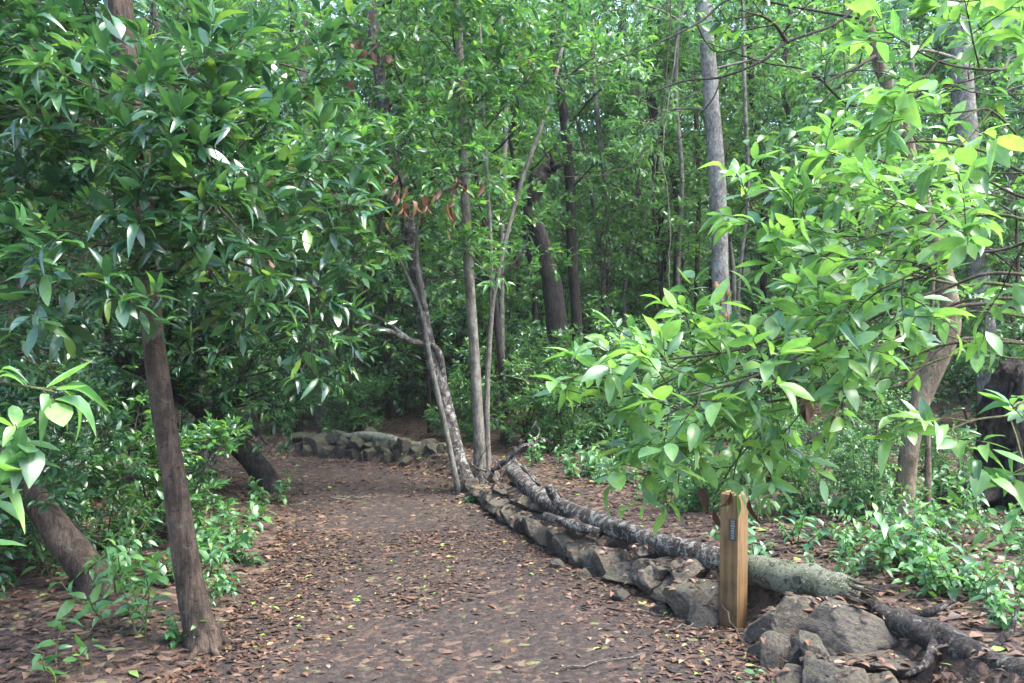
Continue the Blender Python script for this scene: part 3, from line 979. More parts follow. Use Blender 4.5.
for i, (px, py, Y, wd, tx, mt) in enumerate(mids):
    rr_ = random.Random(i)
    j = lambda s: rr_.uniform(-s, s)
    line = [(px, py, Y, wd * .7), (px + j(9) + (tx - px) * .25, py - 110, Y, wd * .6), (px + j(12) + (tx - px) * .5, py - 210, Y, wd * .56), (tx + j(9), 90, Y, wd * .6), (tx + j(8), -20, Y, wd * .5), (tx + j(14), -180, Y, wd * .4)]
    near = "beyond the far stone wall" if px < 470 else ("behind the blackened snag" if px < 640 else ("around the tall pale trunk" if px < 780 else "behind the tan knee bent trunk"))
    rt, bb, pp = hero_tree(f"slender {kinds[mt.name]} trunk among those {near}", "tree", line, mt, name="slender_tree", group=f"slender {kinds[mt.name]} trunks {near}", seed=50 + i, sides=8)
    for q in range(4):
        h = rr_.uniform(.55, .95)
        p0, tn = samp(pp, np.array([h])); p0 = p0[0]
        a = rr_.uniform(0, 6.28)
        d = np.array((math.cos(a), math.sin(a), .35))
        l = wander(np.random.default_rng(900 + i * 7 + q), p0, d, rr_.uniform(1.2, 2.0), 5, .12)
        leafy_limb(rt, bb, l, .016, [dict(TSPEC[0], n=7), TSPEC[1]], 2, .2, mt, M_LEAF_FAR, 400 + i * 7 + q)

# ------------------------------------------------------------------ the near young laurel whose boughs reach in over the post
NSPEC = [dict(n=9, t0=.22, len=.34, fwd=.75, flat=.75, up=.02, seg=4, rr=.5, rmin=.0028, wob=.12, grav=-.01, sides=5, leaves=5, size=.092, tone=.55, tip=.3, droop=.05),
         dict(n=3, t0=.3, len=.17, fwd=.8, flat=.6, seg=3, rr=.6, rmin=.0018, sides=4, leaves=6, size=.092, lt0=.25, tone=.65, tvar=.2, droop=.10, tip=.45, upj=.55)]
tb = np.array((3.15, 3.5, 0)); tb[2] = gz(3.15, 3.5)
tn_ = thing("young_laurel", "young broadleaf laurel with bright drooping boughs reaching in front of wooden post", "tree", tb)
g = Geo()
tk = spline([tb + (0, 0, -.1), tb + (-.05, 0, .7), tb + (-.2, -.05, 1.3), tb + (-.15, -.1, 2.0), tb + (-.3, -.2, 2.8), tb + (-.25, -.3, 3.7)], 8)
tube(g, tk, np.linspace(.05, .012, len(tk)), 10, .03, np.random.default_rng(2))
g.build("trunk", M_BARK_TAN, tn_, tb)
T_ = lambda h: tuple(samp(tk, np.array([h]))[0][0])
boughs = [  # start height fraction on the trunk, line in (px, py, Y), radius, leaf count factor
    (.34, [(1024, 314, 3.0), (930, 312, 2.95), (840, 318, 2.9), (745, 348, 2.8), (680, 358, 2.75), (630, 362, 2.7)], .011, 14),
    (.40, [(1030, 290, 3.3), (960, 285, 3.3), (870, 262, 3.2), (800, 232, 3.15), (748, 207, 3.1)], .012, 10),
    (.31, [(1024, 350, 2.95), (900, 385, 2.9), (820, 395, 2.85), (740, 405, 2.8), (690, 405, 2.7), (650, 425, 2.65)], .009, 11),
    (.33, [(1010, 340, 3.0), (900, 360, 3.0), (820, 385, 3.0), (770, 425, 2.98), (735, 462, 2.95), (722, 485, 2.95)], .008, 6),
    (.36, [(1024, 280, 2.9), (940, 290, 2.8), (850, 330, 2.65), (770, 370, 2.55), (710, 390, 2.5), (662, 398, 2.45)], .009, 14),
    (.52, [(1060, 180, 3.1), (980, 150, 3.1), (910, 142, 3.1), (860, 165, 3.1), (815, 190, 3.05)], .010, 9),
    (.58, [(1060, 80, 2.7), (1000, 70, 2.5), (950, 65, 2.4), (905, 45, 2.3)], .008, 7),
    (.46, [(1060, 220, 2.9), (990, 215, 2.9), (920, 225, 2.9), (860, 240, 2.9), (810, 262, 2.85)], .010, 12),
    (.44, [(1060, 250, 2.6), (1000, 250, 2.5), (940, 262, 2.45), (880, 290, 2.4)], .009, 9),
    (.28, [(1060, 400, 2.6), (1010, 415, 2.5), (975, 420, 2.45), (945, 432, 2.4)], .007, 4),
    (.38, [(1010, 300, 3.1), (900, 330, 3.1), (800, 350, 3.15), (720, 365, 3.2), (680, 345, 3.2)], .009, 14),
    (.62, [(1080, 20, 2.9), (1020, 0, 2.8), (960, -10, 2.7)], .008, 7),
    (.36, [(1000, 330, 3.2), (900, 360, 3.3), (800, 380, 3.35), (740, 405, 3.4), (690, 430, 3.4)], .008, 8),
    (.50, [(1080, 190, 2.6), (1030, 150, 2.4), (990, 110, 2.3), (960, 120, 2.25)], .008, 6),
    (.48, [(1050, 215, 3.3), (980, 180, 3.4), (920, 190, 3.5), (880, 215, 3.5)], .009, 9),
    (.35, [(1000, 320, 3.05), (880, 345, 3.0), (790, 372, 2.9), (730, 420, 2.85), (685, 455, 2.8), (655, 480, 2.75)], .008, 8)]
for i, (h, ln, r, n) in enumerate(boughs):
    l = np.vstack([T_(h), [P(*p) for p in ln]])
    t0 = .34 if i not in (6, 9, 11, 13) else .25
    leafy_limb(tn_, tb, spline(l + np.random.default_rng(i).normal(size=l.shape) * np.array((.02, .05, .035)) * (np.arange(len(l)) < 2)[:, None], 6), r * .68, [dict(NSPEC[0], n=max(4, int(n * .8)), t0=t0), NSPEC[1]], 0, .205, M_TWIG_GREEN if i % 2 else M_TWIG, M_LEAF_NEAR, 500 + i, .32, .16)
for ln in ([(735, 345, 2.8), (660, 385, 2.75), (610, 398, 2.7), (560, 388, 2.68), (500, 374, 2.66)], [(960, 352, 2.7), (850, 392, 2.7), (770, 412, 2.7), (700, 425, 2.7)],
           [(745, 440, 2.95), (736, 465, 2.98), (732, 488, 3.0)], [(735, 462, 2.98), (722, 482, 3.0), (713, 500, 3.0)], [(1060, 350, 2.7), (1010, 358, 2.7), (930, 330, 2.8), (845, 320, 2.9)]):
    g = Geo(); l = px_twig(ln); tube(g, l, np.linspace(.004, .0016, len(l)), 5); g.build("bare_twig", M_TWIG_GREEN, tn_, tb)
# brown hanging leaves of the same tree, some right at the post
acc = Leaves(); rngd = np.random.default_rng(19)
for (px, py, Y, n) in ((733, 494, 3.0, 1), (711, 508, 3.0, 1), (748, 497, 3.02, 1), (810, 395, 2.9, 2), (832, 415, 2.95, 1), (680, 458, 2.9, 1), (706, 495, 3.0, 1), (800, 405, 2.9, 1)):
    p = P(px, py, Y) + rngd.normal(size=(n, 3)) * .015
    acc.put(p, np.tile((0, 0, -1.0), (n, 1)) + rngd.normal(size=(n, 3)) * .25, np.tile((0, -1.0, .1), (n, 1)) + rngd.normal(size=(n, 3)) * .4, rngd.uniform(.07, .095, n), rngd.random(n) * .7)
g = Geo(); acc.flush(g, 0, .2, .5, .4, rng=rngd)
g.build("dead_foliage", M_LEAF_DEAD, tn_, tb)

# the near sapling peeping in at the other side
sb = np.array((-1.35, 1.9, 0)); sb[2] = gz(sb[0], sb[1])
s1 = thing("laurel_sapling", "nearest sapling with big glossy leaves peeping in at the leftmost edge", "sapling", sb)
g = Geo()
tk2 = spline([sb + (0, 0, -.05), sb + (.0, 0, .5), sb + (.05, .02, 1.0), sb + (.04, 0, 1.5), sb + (.0, .0, 2.0)], 8)
tube(g, tk2, np.linspace(.014, .004, len(tk2)), 8); g.build("trunk", M_TWIG_GREEN, s1, sb)
for i, (h, ln, n) in enumerate([(.62, [(-66, 437, 1.85), (-6, 442, 1.80), (39, 432, 1.78)], 3), (.68, [(-66, 387, 1.85), (-11, 382, 1.82), (29, 387, 1.80), (54, 392, 1.80)], 3),
                                (.55, [(-66, 507, 1.80), (-16, 497, 1.78), (24, 482, 1.75)], 3), (.45, [(-66, 577, 1.70), (-31, 557, 1.65)], 2)]):
    l = np.vstack([samp(tk2, np.array([h]))[0][0], [P(*p) for p in ln]])
    leafy_limb(s1, sb, spline(l, 6), .005, [dict(n=n, t0=.45, len=.10, fwd=.8, flat=.7, seg=3, rr=.6, rmin=.0018, sides=5, leaves=6, size=.088, lt0=.2, tone=.5, tvar=.2, droop=.3, tip=.3)],
               0, .25, M_TWIG_GREEN, M_LEAF_NEAR, 560 + i, .35, .3)

# ------------------------------------------------------------------ understory laurels, shrubs and the far woods
def uspec(size, n1, n2, lv, len1, len2, tone=.45, wood2=True, **k):
    return [dict(n=10, t0=.1, len=len1, fwd=.45, flat=.85, up=.22, seg=5, rr=.5, rmin=.006, wob=.14, grav=-.03, sides=5, **k),
            dict(n=n1, t0=.2, len=len1 * .45, fwd=.6, flat=.6, up=.05, seg=3, rr=.5, rmin=.004, sides=3, leaves=4, size=size, tone=tone),
            dict(n=n2, t0=.2, len=len2, fwd=.7, flat=.6, seg=3, rr=.5, rmin=.003, sides=3, wood=wood2, leaves=lv, size=size, lt0=.2, tone=tone, tvar=.22, droop=.05, upj=.7)]


U = [proto_tree("understory_laurel", 11, 4.6, .045, (.1, 0), .16, 17, uspec(.125, 6, 3, 9, 1.15, .26, .36), M_BARK_BROWN, M_LEAF_DARK, 1, .15),
     proto_tree("understory_laurel", 12, 5.2, .05, (-.1, .05), .12, 18, uspec(.12, 6, 3, 9, 1.25, .28, .42), M_BARK_DARK, M_LEAF_DARK, 1, .17),
     proto_tree("understory_laurel", 13, 4.2, .04, (.05, -.1), .10, 16, uspec(.12, 6, 3, 9, 1.1, .27, .5), M_BARK_BROWN, M_LEAF_MID, 1, .18)]
S = [proto_tree("shrub", 21, 1.7, .022, (0, 0), .10, 24, uspec(.095, 4, 3, 8, .60, .2, .45), M_TWIG, M_LEAF_DARK, 1, .2, stems=4, spread=.45, sides=5),
     proto_tree("shrub", 22, 2.1, .024, (0, 0), .08, 25, uspec(.10, 4, 3, 8, .70, .22, .5), M_TWIG, M_LEAF_MID, 1, .2, stems=5, spread=.4, sides=5),
     proto_tree("shrub", 23, 1.3, .018, (0, 0), .06, 24, uspec(.085, 4, 3, 8, .50, .18, .5), M_TWIG, M_LEAF_MID, 1, .21, stems=4, spread=.5, sides=5)]

# understory laurels: x, y, prototype, scale, label
for x, y, k, sc, rz, l in (
        (-4.1, 6.6, 0, 1.0, .3, "bushy dark laurel just behind the brown leaning trunk"),
        (-4.5, 8.3, 1, .95, 2.1, "dark laurel behind the brown leaning trunk, nearer the path bend"),
        (-5.6, 7.6, 1, 1.05, 4.0, "dense laurel deep behind the steeply leaning bare trunk"),
        (-3.9, 10.3, 2, 1.05, 1.2, "green laurel overhanging the dark leaning trunk at the bend"),
        (-5.4, 9.8, 0, 1.1, 5.0, "dark laurel behind the trunk that leans away from the path"),
        (-4.9, 5.2, 2, .85, 3.0, "mid green laurel at the leftmost edge beyond the nearest sapling"),
        (-7.0, 9.0, 1, 1.2, .9, "tall dense laurel farthest left behind the steeply leaning bare trunk"),
        (-4.3, 13.6, 1, 1.0, 2.9, "dark laurel closing off the far turn of the path"),
        (-6.6, 14.2, 0, 1.15, 4.2, "dark laurel beyond the far turn, close to the left-hand trees"),
        (-2.5, 14.0, 2, 1.0, .2, "shaded laurel standing just beyond the far stone wall"),
        (-1.2, 13.2, 1, .8, 1.7, "small laurel between the far stone wall and the mottled trunk"),
        (-.3, 13.9, 2, .7, 2.7, "green laurel directly behind the forking grey stem"),
        (1.75, 16.2, 2, .95, 5.6, "bright laurel behind the blackened broken snag"),
        (4.9, 13.0, 2, 1.0, 4.9, "laurel behind the tall pale trunk, hidden low by bright boughs"),
        (5.9, 10.6, 2, .95, 1.1, "laurel between the tan knee bent trunk and the thick grey trunk"),
        (7.6, 12.5, 1, 1.1, 3.3, "laurel behind the thick grey trunk far to the right")):
    place(U[k], x, y, rz, sc, l, "understory laurels")

shr = [(-3.3, 5.6, 0, .80, "dark green shrub between the two leaning trunks, just behind them"), (-2.7, 6.9, 2, .85, "low green shrub beside the path just past the brown leaning trunk"),
       (-4.2, 7.3, 0, 1.0, "dark shrub behind the gap between the two leaning trunks"), (-5.6, 6.4, 0, 1.1, "green shrub at the leftmost edge behind the bare leaning trunk"),
       (-4.3, 7.9, 0, .9, "green shrub in front of the dark leaning trunk's low end"), (-4.6, 9.2, 0, .8, "low dark shrub just past the dark leaning trunk"), (-3.1, 6.2, 0, .62, "shrub just behind the brown leaning trunk"),
       (-3.9, 5.9, 0, .75, "dark shrub behind the steeply leaning bare trunk's foot"), (-4.9, 6.8, 0, .8, "shrub behind the steeply leaning bare trunk, farther from the path"),
       (-4.6, 8.6, 0, .9, "dark shrub beside the foot of the dark leaning trunk"), (-3.9, 10.4, 0, .8, "dark shrub at the inner side of the far bend"),
       (-3.7, 13.3, 1, .8, "shrub behind the end of the far stone wall"), (-2.4, 13.1, 2, .8, "low shrub just over the far stone wall"),
       (-.9, 12.2, 2, .8, "low shrub behind the mottled trunk"), (.1, 11.6, 1, .7, "shrub behind the pale slender trunk's foot"),
       (.75, 11.2, 2, .8, "green shrub beyond the dry branch tangle"), (1.3, 12.0, 1, .85, "tall green shrub at the foot of the snag"),
       (1.55, 10.2, 2, .75, "bright low shrub beyond the upper end of the fallen log"), (2.2, 11.4, 1, .8, "shrub between the snag and the tall pale trunk"),
       (2.9, 12.0, 0, .9, "dark shrub at the foot of the tall pale trunk"), (3.9, 12.4, 1, .9, "shrub to the right of the tall pale trunk"),
       (4.9, 11.4, 2, .8, "low shrub behind the tan knee bent trunk"), (5.9, 9.5, 1, .75, "shrub beyond the stout black dead trunk"), (6.3, 12.0, 0, 1.0, "dark shrub in front of the thick grey trunk"),
       (.9, 13.2, 0, 1.0, "dark shrub behind the green shrubs near the snag"), (-6.2, 5.8, 1, .9, "shrub at the leftmost edge in the shade"),
       (1.9, 13.2, 2, 1.1, "green shrub right beside the snag's foot"), (3.3, 14.2, 1, 1.0, "shrub in the gap behind the tall pale trunk"), (-.2, 14.6, 0, 1.1, "dark shrub behind the forking grey stem"),
       (-1.9, 15.6, 0, 1.1, "dark shrub in the deep shade beyond the far wall")]
for i, (x, y, k, sc, l) in enumerate(shr):
    place(S[k], x, y, i * 1.7, sc, l, "understory shrubs")

# far woods: slender trees
def fspec(size, lv, len1, tone=.5):
    return [dict(n=10, t0=.25, len=len1, fwd=.5, flat=.8, up=.2, seg=4, rr=.42, rmin=.010, wob=.16, sides=4, leaves=6, size=size, tone=tone, taper=.35),
            dict(n=9, t0=.15, len=len1 * .42, fwd=.6, flat=.6, up=.05, seg=3, wood=False, leaves=lv, size=size, lt0=.1, tone=tone, tvar=.2, droop=.22, upj=.8)]


FT = [proto_tree("slender_tree", 31, 11, .055, (.05, 0), .22, 34, fspec(.125, 20, 1.7, .5), M_BARK_GREY, M_LEAF_FAR, 2, .30, gnarl=.035, sides=7),
      proto_tree("slender_tree", 32, 12, .065, (-.06, .03), .30, 34, fspec(.125, 20, 1.9, .42), M_BARK_DARK, M_LEAF_FAR, 2, .30, gnarl=.04, sides=7),
      proto_tree("slender_tree", 33, 9.5, .05, (.02, .05), .14, 34, fspec(.125, 20, 1.6, .6), M_BARK_BROWN, M_LEAF_FAR, 2, .30, gnarl=.045, sides=7),
      proto_tree("slender_tree", 34, 12.5, .08, (.03, -.04), .36, 36, fspec(.13, 21, 2.1, .5), M_BARK_DARK, M_LEAF_FAR, 2, .30, gnarl=.03, sides=7)]
FL = ["slim grey trunked tree with a loose pale green crown in the far woods", "slim dark trunked tree with a dark crown in the far woods",
      "brown trunked tree, leafy almost to the ground, in the far woods", "tall dark trunked tree bare to above head height in the far woods"]
FS = [proto_tree("far_shrub", 41, 2.8, .03, (0, 0), .08, 22, fspec(.14, 12, 1.1, .42), M_BARK_DARK, M_LEAF_FAR, 2, .30, stems=4, spread=.35, sides=5),
      proto_tree("far_shrub", 42, 3.4, .03, (0, 0), .05, 24, fspec(.14, 12, 1.2, .55), M_BARK_DARK, M_LEAF_FAR, 2, .30, stems=4, spread=.3, sides=5)]

MT = [proto_tree("canopy_laurel", 51, 7.2, .055, (.06, 0), .30, 20, uspec(.115, 7, 3, 9, 1.35, .28, .55), M_BARK_DARK, M_LEAF_MID, 1, .23, gnarl=.05),
      proto_tree("canopy_laurel", 52, 8.0, .06, (-.06, .04), .36, 20, uspec(.115, 7, 3, 9, 1.45, .28, .65), M_BARK_GREY, M_LEAF_MID, 1, .24, gnarl=.05)]
for i, (x, y, k, sc, l) in enumerate(((-2.3, 13.2, 0, .9, "leafy tree with high crown just behind the middle of the far stone wall"), (-.9, 15.6, 1, .95, "tree with bright crown behind the lichen mottled trunk"),
                                      (.5, 14.8, 0, 1.0, "tree with bright crown behind the forking grey stem"), (1.9, 17.6, 1, 1.0, "bright crowned tree behind the blackened broken snag"),
                                      (2.7, 16.0, 0, 1.0, "bright crowned tree between the snag and the tall pale trunk"), (-3.5, 15.8, 1, .95, "tree with high crown beyond the far end of the stone wall"),
                                      (4.4, 17.2, 1, 1.05, "tree with high crown behind the tall pale trunk"), (5.9, 14.6, 0, 1.0, "leafy tree seen between the tan trunk and the thick grey trunk"),
                                      (7.6, 17.0, 1, 1.05, "leafy tree far behind the thick grey trunk"), (.1, 18.2, 1, 1.1, "tall leafy tree far behind the pale slender trunk"),
                                      (3.4, 19.6, 0, 1.15, "tall leafy tree in the gap beside the tall pale trunk, well behind"), (-5.2, 17.2, 0, 1.1, "tall leafy tree far beyond the path bend"),
                                      (-1.9, 19.5, 1, 1.15, "tall leafy tree in the deep middle beyond the far wall"), (-3.4, 9.75, 1, .95, "leafy tree shading the inner corner of the path bend"), (-.1, 11.9, 0, .95, "leafy tree right behind the clump of slender trunks"), (6.2, 20.5, 0, 1.2, "tall leafy tree deep behind the tan knee bent trunk"))):
    place(MT[k], x, y, i * 2.1, sc, l, "leafy trees of the middle distance")

rr = random.Random(12)
spots = []
tries = 0
while len(spots) < 235 and tries < 6000:
    tries += 1
    y = 14 + 46 * rr.random() ** .85
    x = rr.uniform(-.66 * y - 3, .66 * y + 3)
    d = path_d(np.array([x]), np.array([y]))[0][0]
    if d < 1.0:
        continue
    if y < 18 and -1.2 < x < 5.5 and rr.random() < .75:
        continue
    if any((x - a) ** 2 + (y - b) ** 2 < (1.25 + .021 * y) ** 2 for a, b in spots):
        continue
    spots.append((x, y))
for i, (x, y) in enumerate(spots):
    k = rr.choice((0, 1, 2, 2, 3))
    place(FT[k], x, y, rr.uniform(0, 6.28), rr.uniform(.62, .98) + .08 * (y < 20), FL[k], ("grey slender", "dark slender", "leafy brown", "tall dark")[k] + " trees of the far woods")
for i in range(230):
    y = 14.5 + 36 * rr.random() ** .85
    x = rr.uniform(-.64 * y - 2, .64 * y + 2)
    if path_d(np.array([x]), np.array([y]))[0][0] < 1.2:
        continue
    k = rr.choice((0, 1))
    place(FS[k], x, y, rr.uniform(0, 6.28), rr.uniform(.6, 1.1), ("dark leafy shrub on the floor of the far woods", "paler green shrub on the floor of the far woods")[k], ("dark", "paler")[k] + " shrubs of the far woods")

# ------------------------------------------------------------------ stone edging
def rock_mesh(seed, flat=1.0):
    r = np.random.default_rng(seed)
    import bmesh
    bm = bmesh.new()
    bmesh.ops.create_icosphere(bm, subdivisions=5, radius=1)
    V = np.array([v.co for v in bm.verts])
    V = V / np.max(np.abs(V), axis=1, keepdims=True) ** .55
    nrm = norm(V)
    for _ in range(12):
        n = norm(r.normal(size=3)); h = r.uniform(.55, .95)
        dd_ = V @ n - h
        V = V - np.maximum(dd_, 0)[:, None] * n * .97
    k = 22
    ph = r.uniform(0, 6, (k, 1)); fr = norm(r.normal(size=(k, 3))) * np.geomspace(2.2, 34, k)[:, None]
    warp = V + .12 * np.sin(V[:, [1, 2, 0]] * 5 + ph[:3, 0])
    nz = sum((np.abs(np.sin(warp @ fr[i] + ph[i])) - .6) / (1.4 + .62 * i) for i in range(k))
    V = V + nrm * nz[:, None] * .075
    V[:, 2] += .05 * np.sign(np.sin(V[:, 2] * 9 + 1.5 * np.sin(V[:, 0] * 3 + ph[0]))) * (np.abs(V[:, 2]) < .7) * .4
    for v, c_ in zip(bm.verts, V):
        v.co = c_
    me = bpy.data.meshes.new("stone")
    bm.to_mesh(me); bm.free()
    me.polygons.foreach_set("use_smooth", np.ones(len(me.polygons), bool))
    me.materials.append(M_ROCK)
    return me


ROCKS = [rock_mesh(60 + i) for i in range(10)]
MOSSY_SHADED = []
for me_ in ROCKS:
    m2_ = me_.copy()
    m2_.materials[0] = M_ROCK_MOSSY_SHADED
    MOSSY_SHADED.append(m2_)


def stone(x, y, z, sx, sy, sz, rz, label, group, k=None, tilt=.15, pool=None):
    q = RNG
    o = bpy.data.objects.new("stone", (pool or ROCKS)[q.randrange(len(ROCKS)) if k is None else k])
    COL.objects.link(o)
    o.location = (x, y, z)
    o.scale = (sx, sy, sz)
    o.rotation_euler = (q.uniform(-tilt, tilt), q.uniform(-tilt, tilt), rz)
    return tag(o, label, "stone", group)


ORD = ["first", "second", "third", "fourth", "fifth", "sixth", "seventh", "eighth", "ninth", "tenth", "eleventh", "twelfth", "thirteenth", "fourteenth", "fifteenth",
       "sixteenth", "seventeenth", "eighteenth", "nineteenth", "twentieth", "twenty first", "twenty second", "twenty third", "twenty fourth", "twenty fifth", "twenty sixth", "twenty seventh", "twenty eighth", "twenty ninth", "thirtieth"]
WALL = spline(np.array([(1.15, 5.0), (.98, 5.35), (.80, 5.75), (.40, 6.6), (.12, 7.35), (-.12, 8.1), (-.42, 9.25)]), 12)
seg = np.concatenate([[0], np.cumsum(np.linalg.norm(np.diff(WALL, axis=0), axis=1))])
s_ = .10; i = 0
while s_ < seg[-1] - .05:
    w_ = RNG.uniform(.15, .30)
    x = np.interp(s_ + w_ / 2, seg, WALL[:, 0]); y = np.interp(s_ + w_ / 2, seg, WALL[:, 1])
    x2 = np.interp(s_ + w_ / 2 + .1, seg, WALL[:, 0]); y2 = np.interp(s_ + w_ / 2 + .1, seg, WALL[:, 1])
    a = math.atan2(y2 - y, x2 - x)
    hgt = RNG.uniform(.085, .115)
    nx, ny = math.sin(a), -math.cos(a)      # towards the slope
    if nx < 0:
        nx, ny = -nx, -ny
    stone(x + nx * .05, y + ny * .05, hgt * .72, w_ * .66, RNG.uniform(.13, .18), hgt, a + RNG.uniform(-.15, .15),
          f"{ORD[min(i, 29)]} stone of the low edging counted from the wooden post towards the slender trunks", "stones of the low path edging")
    if RNG.random() < .75:
        ux = x + nx * .17 + RNG.uniform(-.05, .05); uy = y + ny * .17 + RNG.uniform(-.05, .05)
        stone(ux, uy, .18 + RNG.uniform(-.02, .03), w_ * .6, RNG.uniform(.11, .15), RNG.uniform(.055, .08), a + RNG.uniform(-.5, .5),
              "flat grey stone laid behind the front course of the path edging", "flat stones behind the edging's front course")
    if RNG.random() < .3:
        fx = x - nx * .16 + RNG.uniform(-.1, .1); fy = y - ny * .16 + RNG.uniform(-.1, .1)
        q_ = RNG.uniform(.03, .065)
        stone(fx, fy, q_ * .3, q_ * 1.3, q_, q_ * .7, RNG.uniform(0, 3), "small loose stone at the foot of the path edging", "small stones at the foot of the edging")
    s_ += w_ * .92
    i += 1
# the taller heap beside the post: px, py (centre), Y, half sizes, label
for px, py, Y, sx, sy, sz, rz, l in (
        (772, 630, 4.72, .14, .15, .13, .3, "rounded brown stone right beside the foot of the wooden post"),
        (805, 622, 4.62, .19, .16, .13, .1, "broad tan topped stone at the crest of the heap nearest the post"),
        (845, 636, 4.45, .25, .20, .15, -.15, "largest dark grey stone across the top of the heap"),
        (868, 664, 4.22, .24, .13, .055, -.2, "long flat slab jutting low from the heap"),
        (803, 655, 4.42, .13, .13, .15, .8, "blocky dark stone in the middle of the heap's face"),
        (776, 662, 4.40, .085, .10, .14, 1.2, "upright narrow stone low at the path side of the heap"),
        (822, 678, 4.12, .16, .12, .12, .5, "dark stone at the bottom front of the heap"),
        (790, 690, 4.15, .11, .11, .11, 1.9, "squat stone at the lowest corner of the heap"),
        (880, 690, 4.00, .13, .12, .08, 1.0, "small mossy stone under the flat slab"),
        (752, 640, 4.78, .08, .09, .08, 2.0, "small dark stone wedged against the post"),
        (905, 672, 4.25, .13, .10, .07, .2, "grey stone at the far end of the heap below the dark log"),
        (690, 600, 5.25, .17, .16, .12, -.6, "big pinkish stone just before the wooden post"),
        (655, 577, 5.68, .17, .15, .10, -.8, "big tan stone next along from the pinkish one"),
        (598, 563, 6.15, .13, .13, .10, -.9, "mossy rounded stone in the edging below the fallen log"),
        (705, 618, 5.02, .10, .09, .07, .4, "dark stone tucked between the pinkish stone and the post"),
        (838, 612, 4.72, .15, .11, .07, .5, "flat stone under the splintered end of the mossy log"),
        (818, 660, 4.3, .10, .09, .09, .9, "middle stone showing between the largest stone and the slab"),
        (760, 652, 4.55, .07, .08, .07, .2, "low dark stone at the heap's path side under the rounded one"),
        (845, 690, 4.02, .15, .11, .10, 2.2, "rough stone below the jutting flat slab"),
        (890, 645, 4.45, .11, .10, .06, 1.4, "small dark stone between the largest stone and the charred log"),
        (860, 730, 3.7, .2, .18, .16, .4, "dark stone cut by the bottom edge of the heap")):
    p = P(px, py, Y)
    stone(p[0], p[1], p[2], sx, sy, sz, rz, l, "stones of the heap by the post" if px > 740 else None)
# far wall
FW = np.array([(-3.25, 12.75), (-2.9, 12.5), (-2.4, 12.2), (-1.7, 11.75), (-1.0, 11.2), (-.72, 10.9)])
FW = spline(FW, 10)
seg = np.concatenate([[0], np.cumsum(np.linalg.norm(np.diff(FW, axis=0), axis=1))])
for row in range(3):
    s_ = .1 * row
    while s_ < seg[-1]:
        w_ = RNG.uniform(.10, .36) if row < 2 else RNG.uniform(.1, .2)
        x = np.interp(s_ + w_ / 2, seg, FW[:, 0]); y = np.interp(s_ + w_ / 2, seg, FW[:, 1])
        if row < 2 or RNG.random() < .15:
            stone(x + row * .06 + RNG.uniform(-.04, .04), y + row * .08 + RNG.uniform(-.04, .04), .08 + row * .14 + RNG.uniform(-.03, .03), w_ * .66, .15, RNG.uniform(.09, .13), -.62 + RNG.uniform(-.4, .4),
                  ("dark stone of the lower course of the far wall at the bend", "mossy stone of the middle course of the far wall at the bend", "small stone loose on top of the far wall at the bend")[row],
                  ("lower", "middle", "topmost")[row] + " course of the far wall", tilt=.3, pool=MOSSY_SHADED)
        s_ += w_ * (.9 if row < 2 else 1.8)

# fallen leaves caught on and between the edging stones
from mathutils import Vector
bpy.context.view_layer.update()
stones = [o for o in COL.objects if o.name.startswith("stone") and o.location.y < 9.5]
inv = [(o, o.matrix_world.copy(), o.matrix_world.inverted(), max(o.scale) * 1.5) for o in stones]
rng = np.random.default_rng(66)
pp, dn, nn_ = [], [], []
for _ in range(2600):
    o, m_, mi_, rad_ = inv[rng.integers(len(inv))]
    x, y = o.location.x + rng.normal() * .12, o.location.y + rng.normal() * .12
    best = None
    for o2, m2, mi2, r2 in inv:
        if abs(o2.location.x - x) > r2 or abs(o2.location.y - y) > r2:
            continue
        a_ = mi2 @ Vector((x, y, 2)); e_ = (mi2.to_3x3() @ Vector((0, 0, -1))).normalized()
        hit, loc, nor, _i = o2.ray_cast(a_, e_)
        if hit:
            wl = m2 @ loc
            wn = (mi2.to_3x3().transposed() @ nor).normalized()
            if best is None or wl.z > best[0].z:
                best = (wl, wn)
    if best is None or best[1].z < .72 or rng.random() < .45 or best[0].z < gz(x, y) + .01:
        continue
    pp.append(np.array(best[0]) + (0, 0, .006)); nn_.append(np.array(best[1]) + rng.normal(size=3) * .15)
    a_ = rng.random() * 6.28
    dn.append((math.cos(a_), math.sin(a_), 0))
acc = Leaves()
k = len(pp)
acc.put(np.array(pp), np.array(dn, float), np.array(nn_), .062 * rng.uniform(.4, 1.2, k), rng.beta(1.6, 1.7, k) * .93)
g = Geo(); acc.flush(g, 1, .24, .25, .12, rng=rng)
o = g.build("leaf_litter", M_LITTER)
o["kind"] = "stuff"
tag(o, "brown fallen leaves caught on top of the edging stones", "leaf litter")

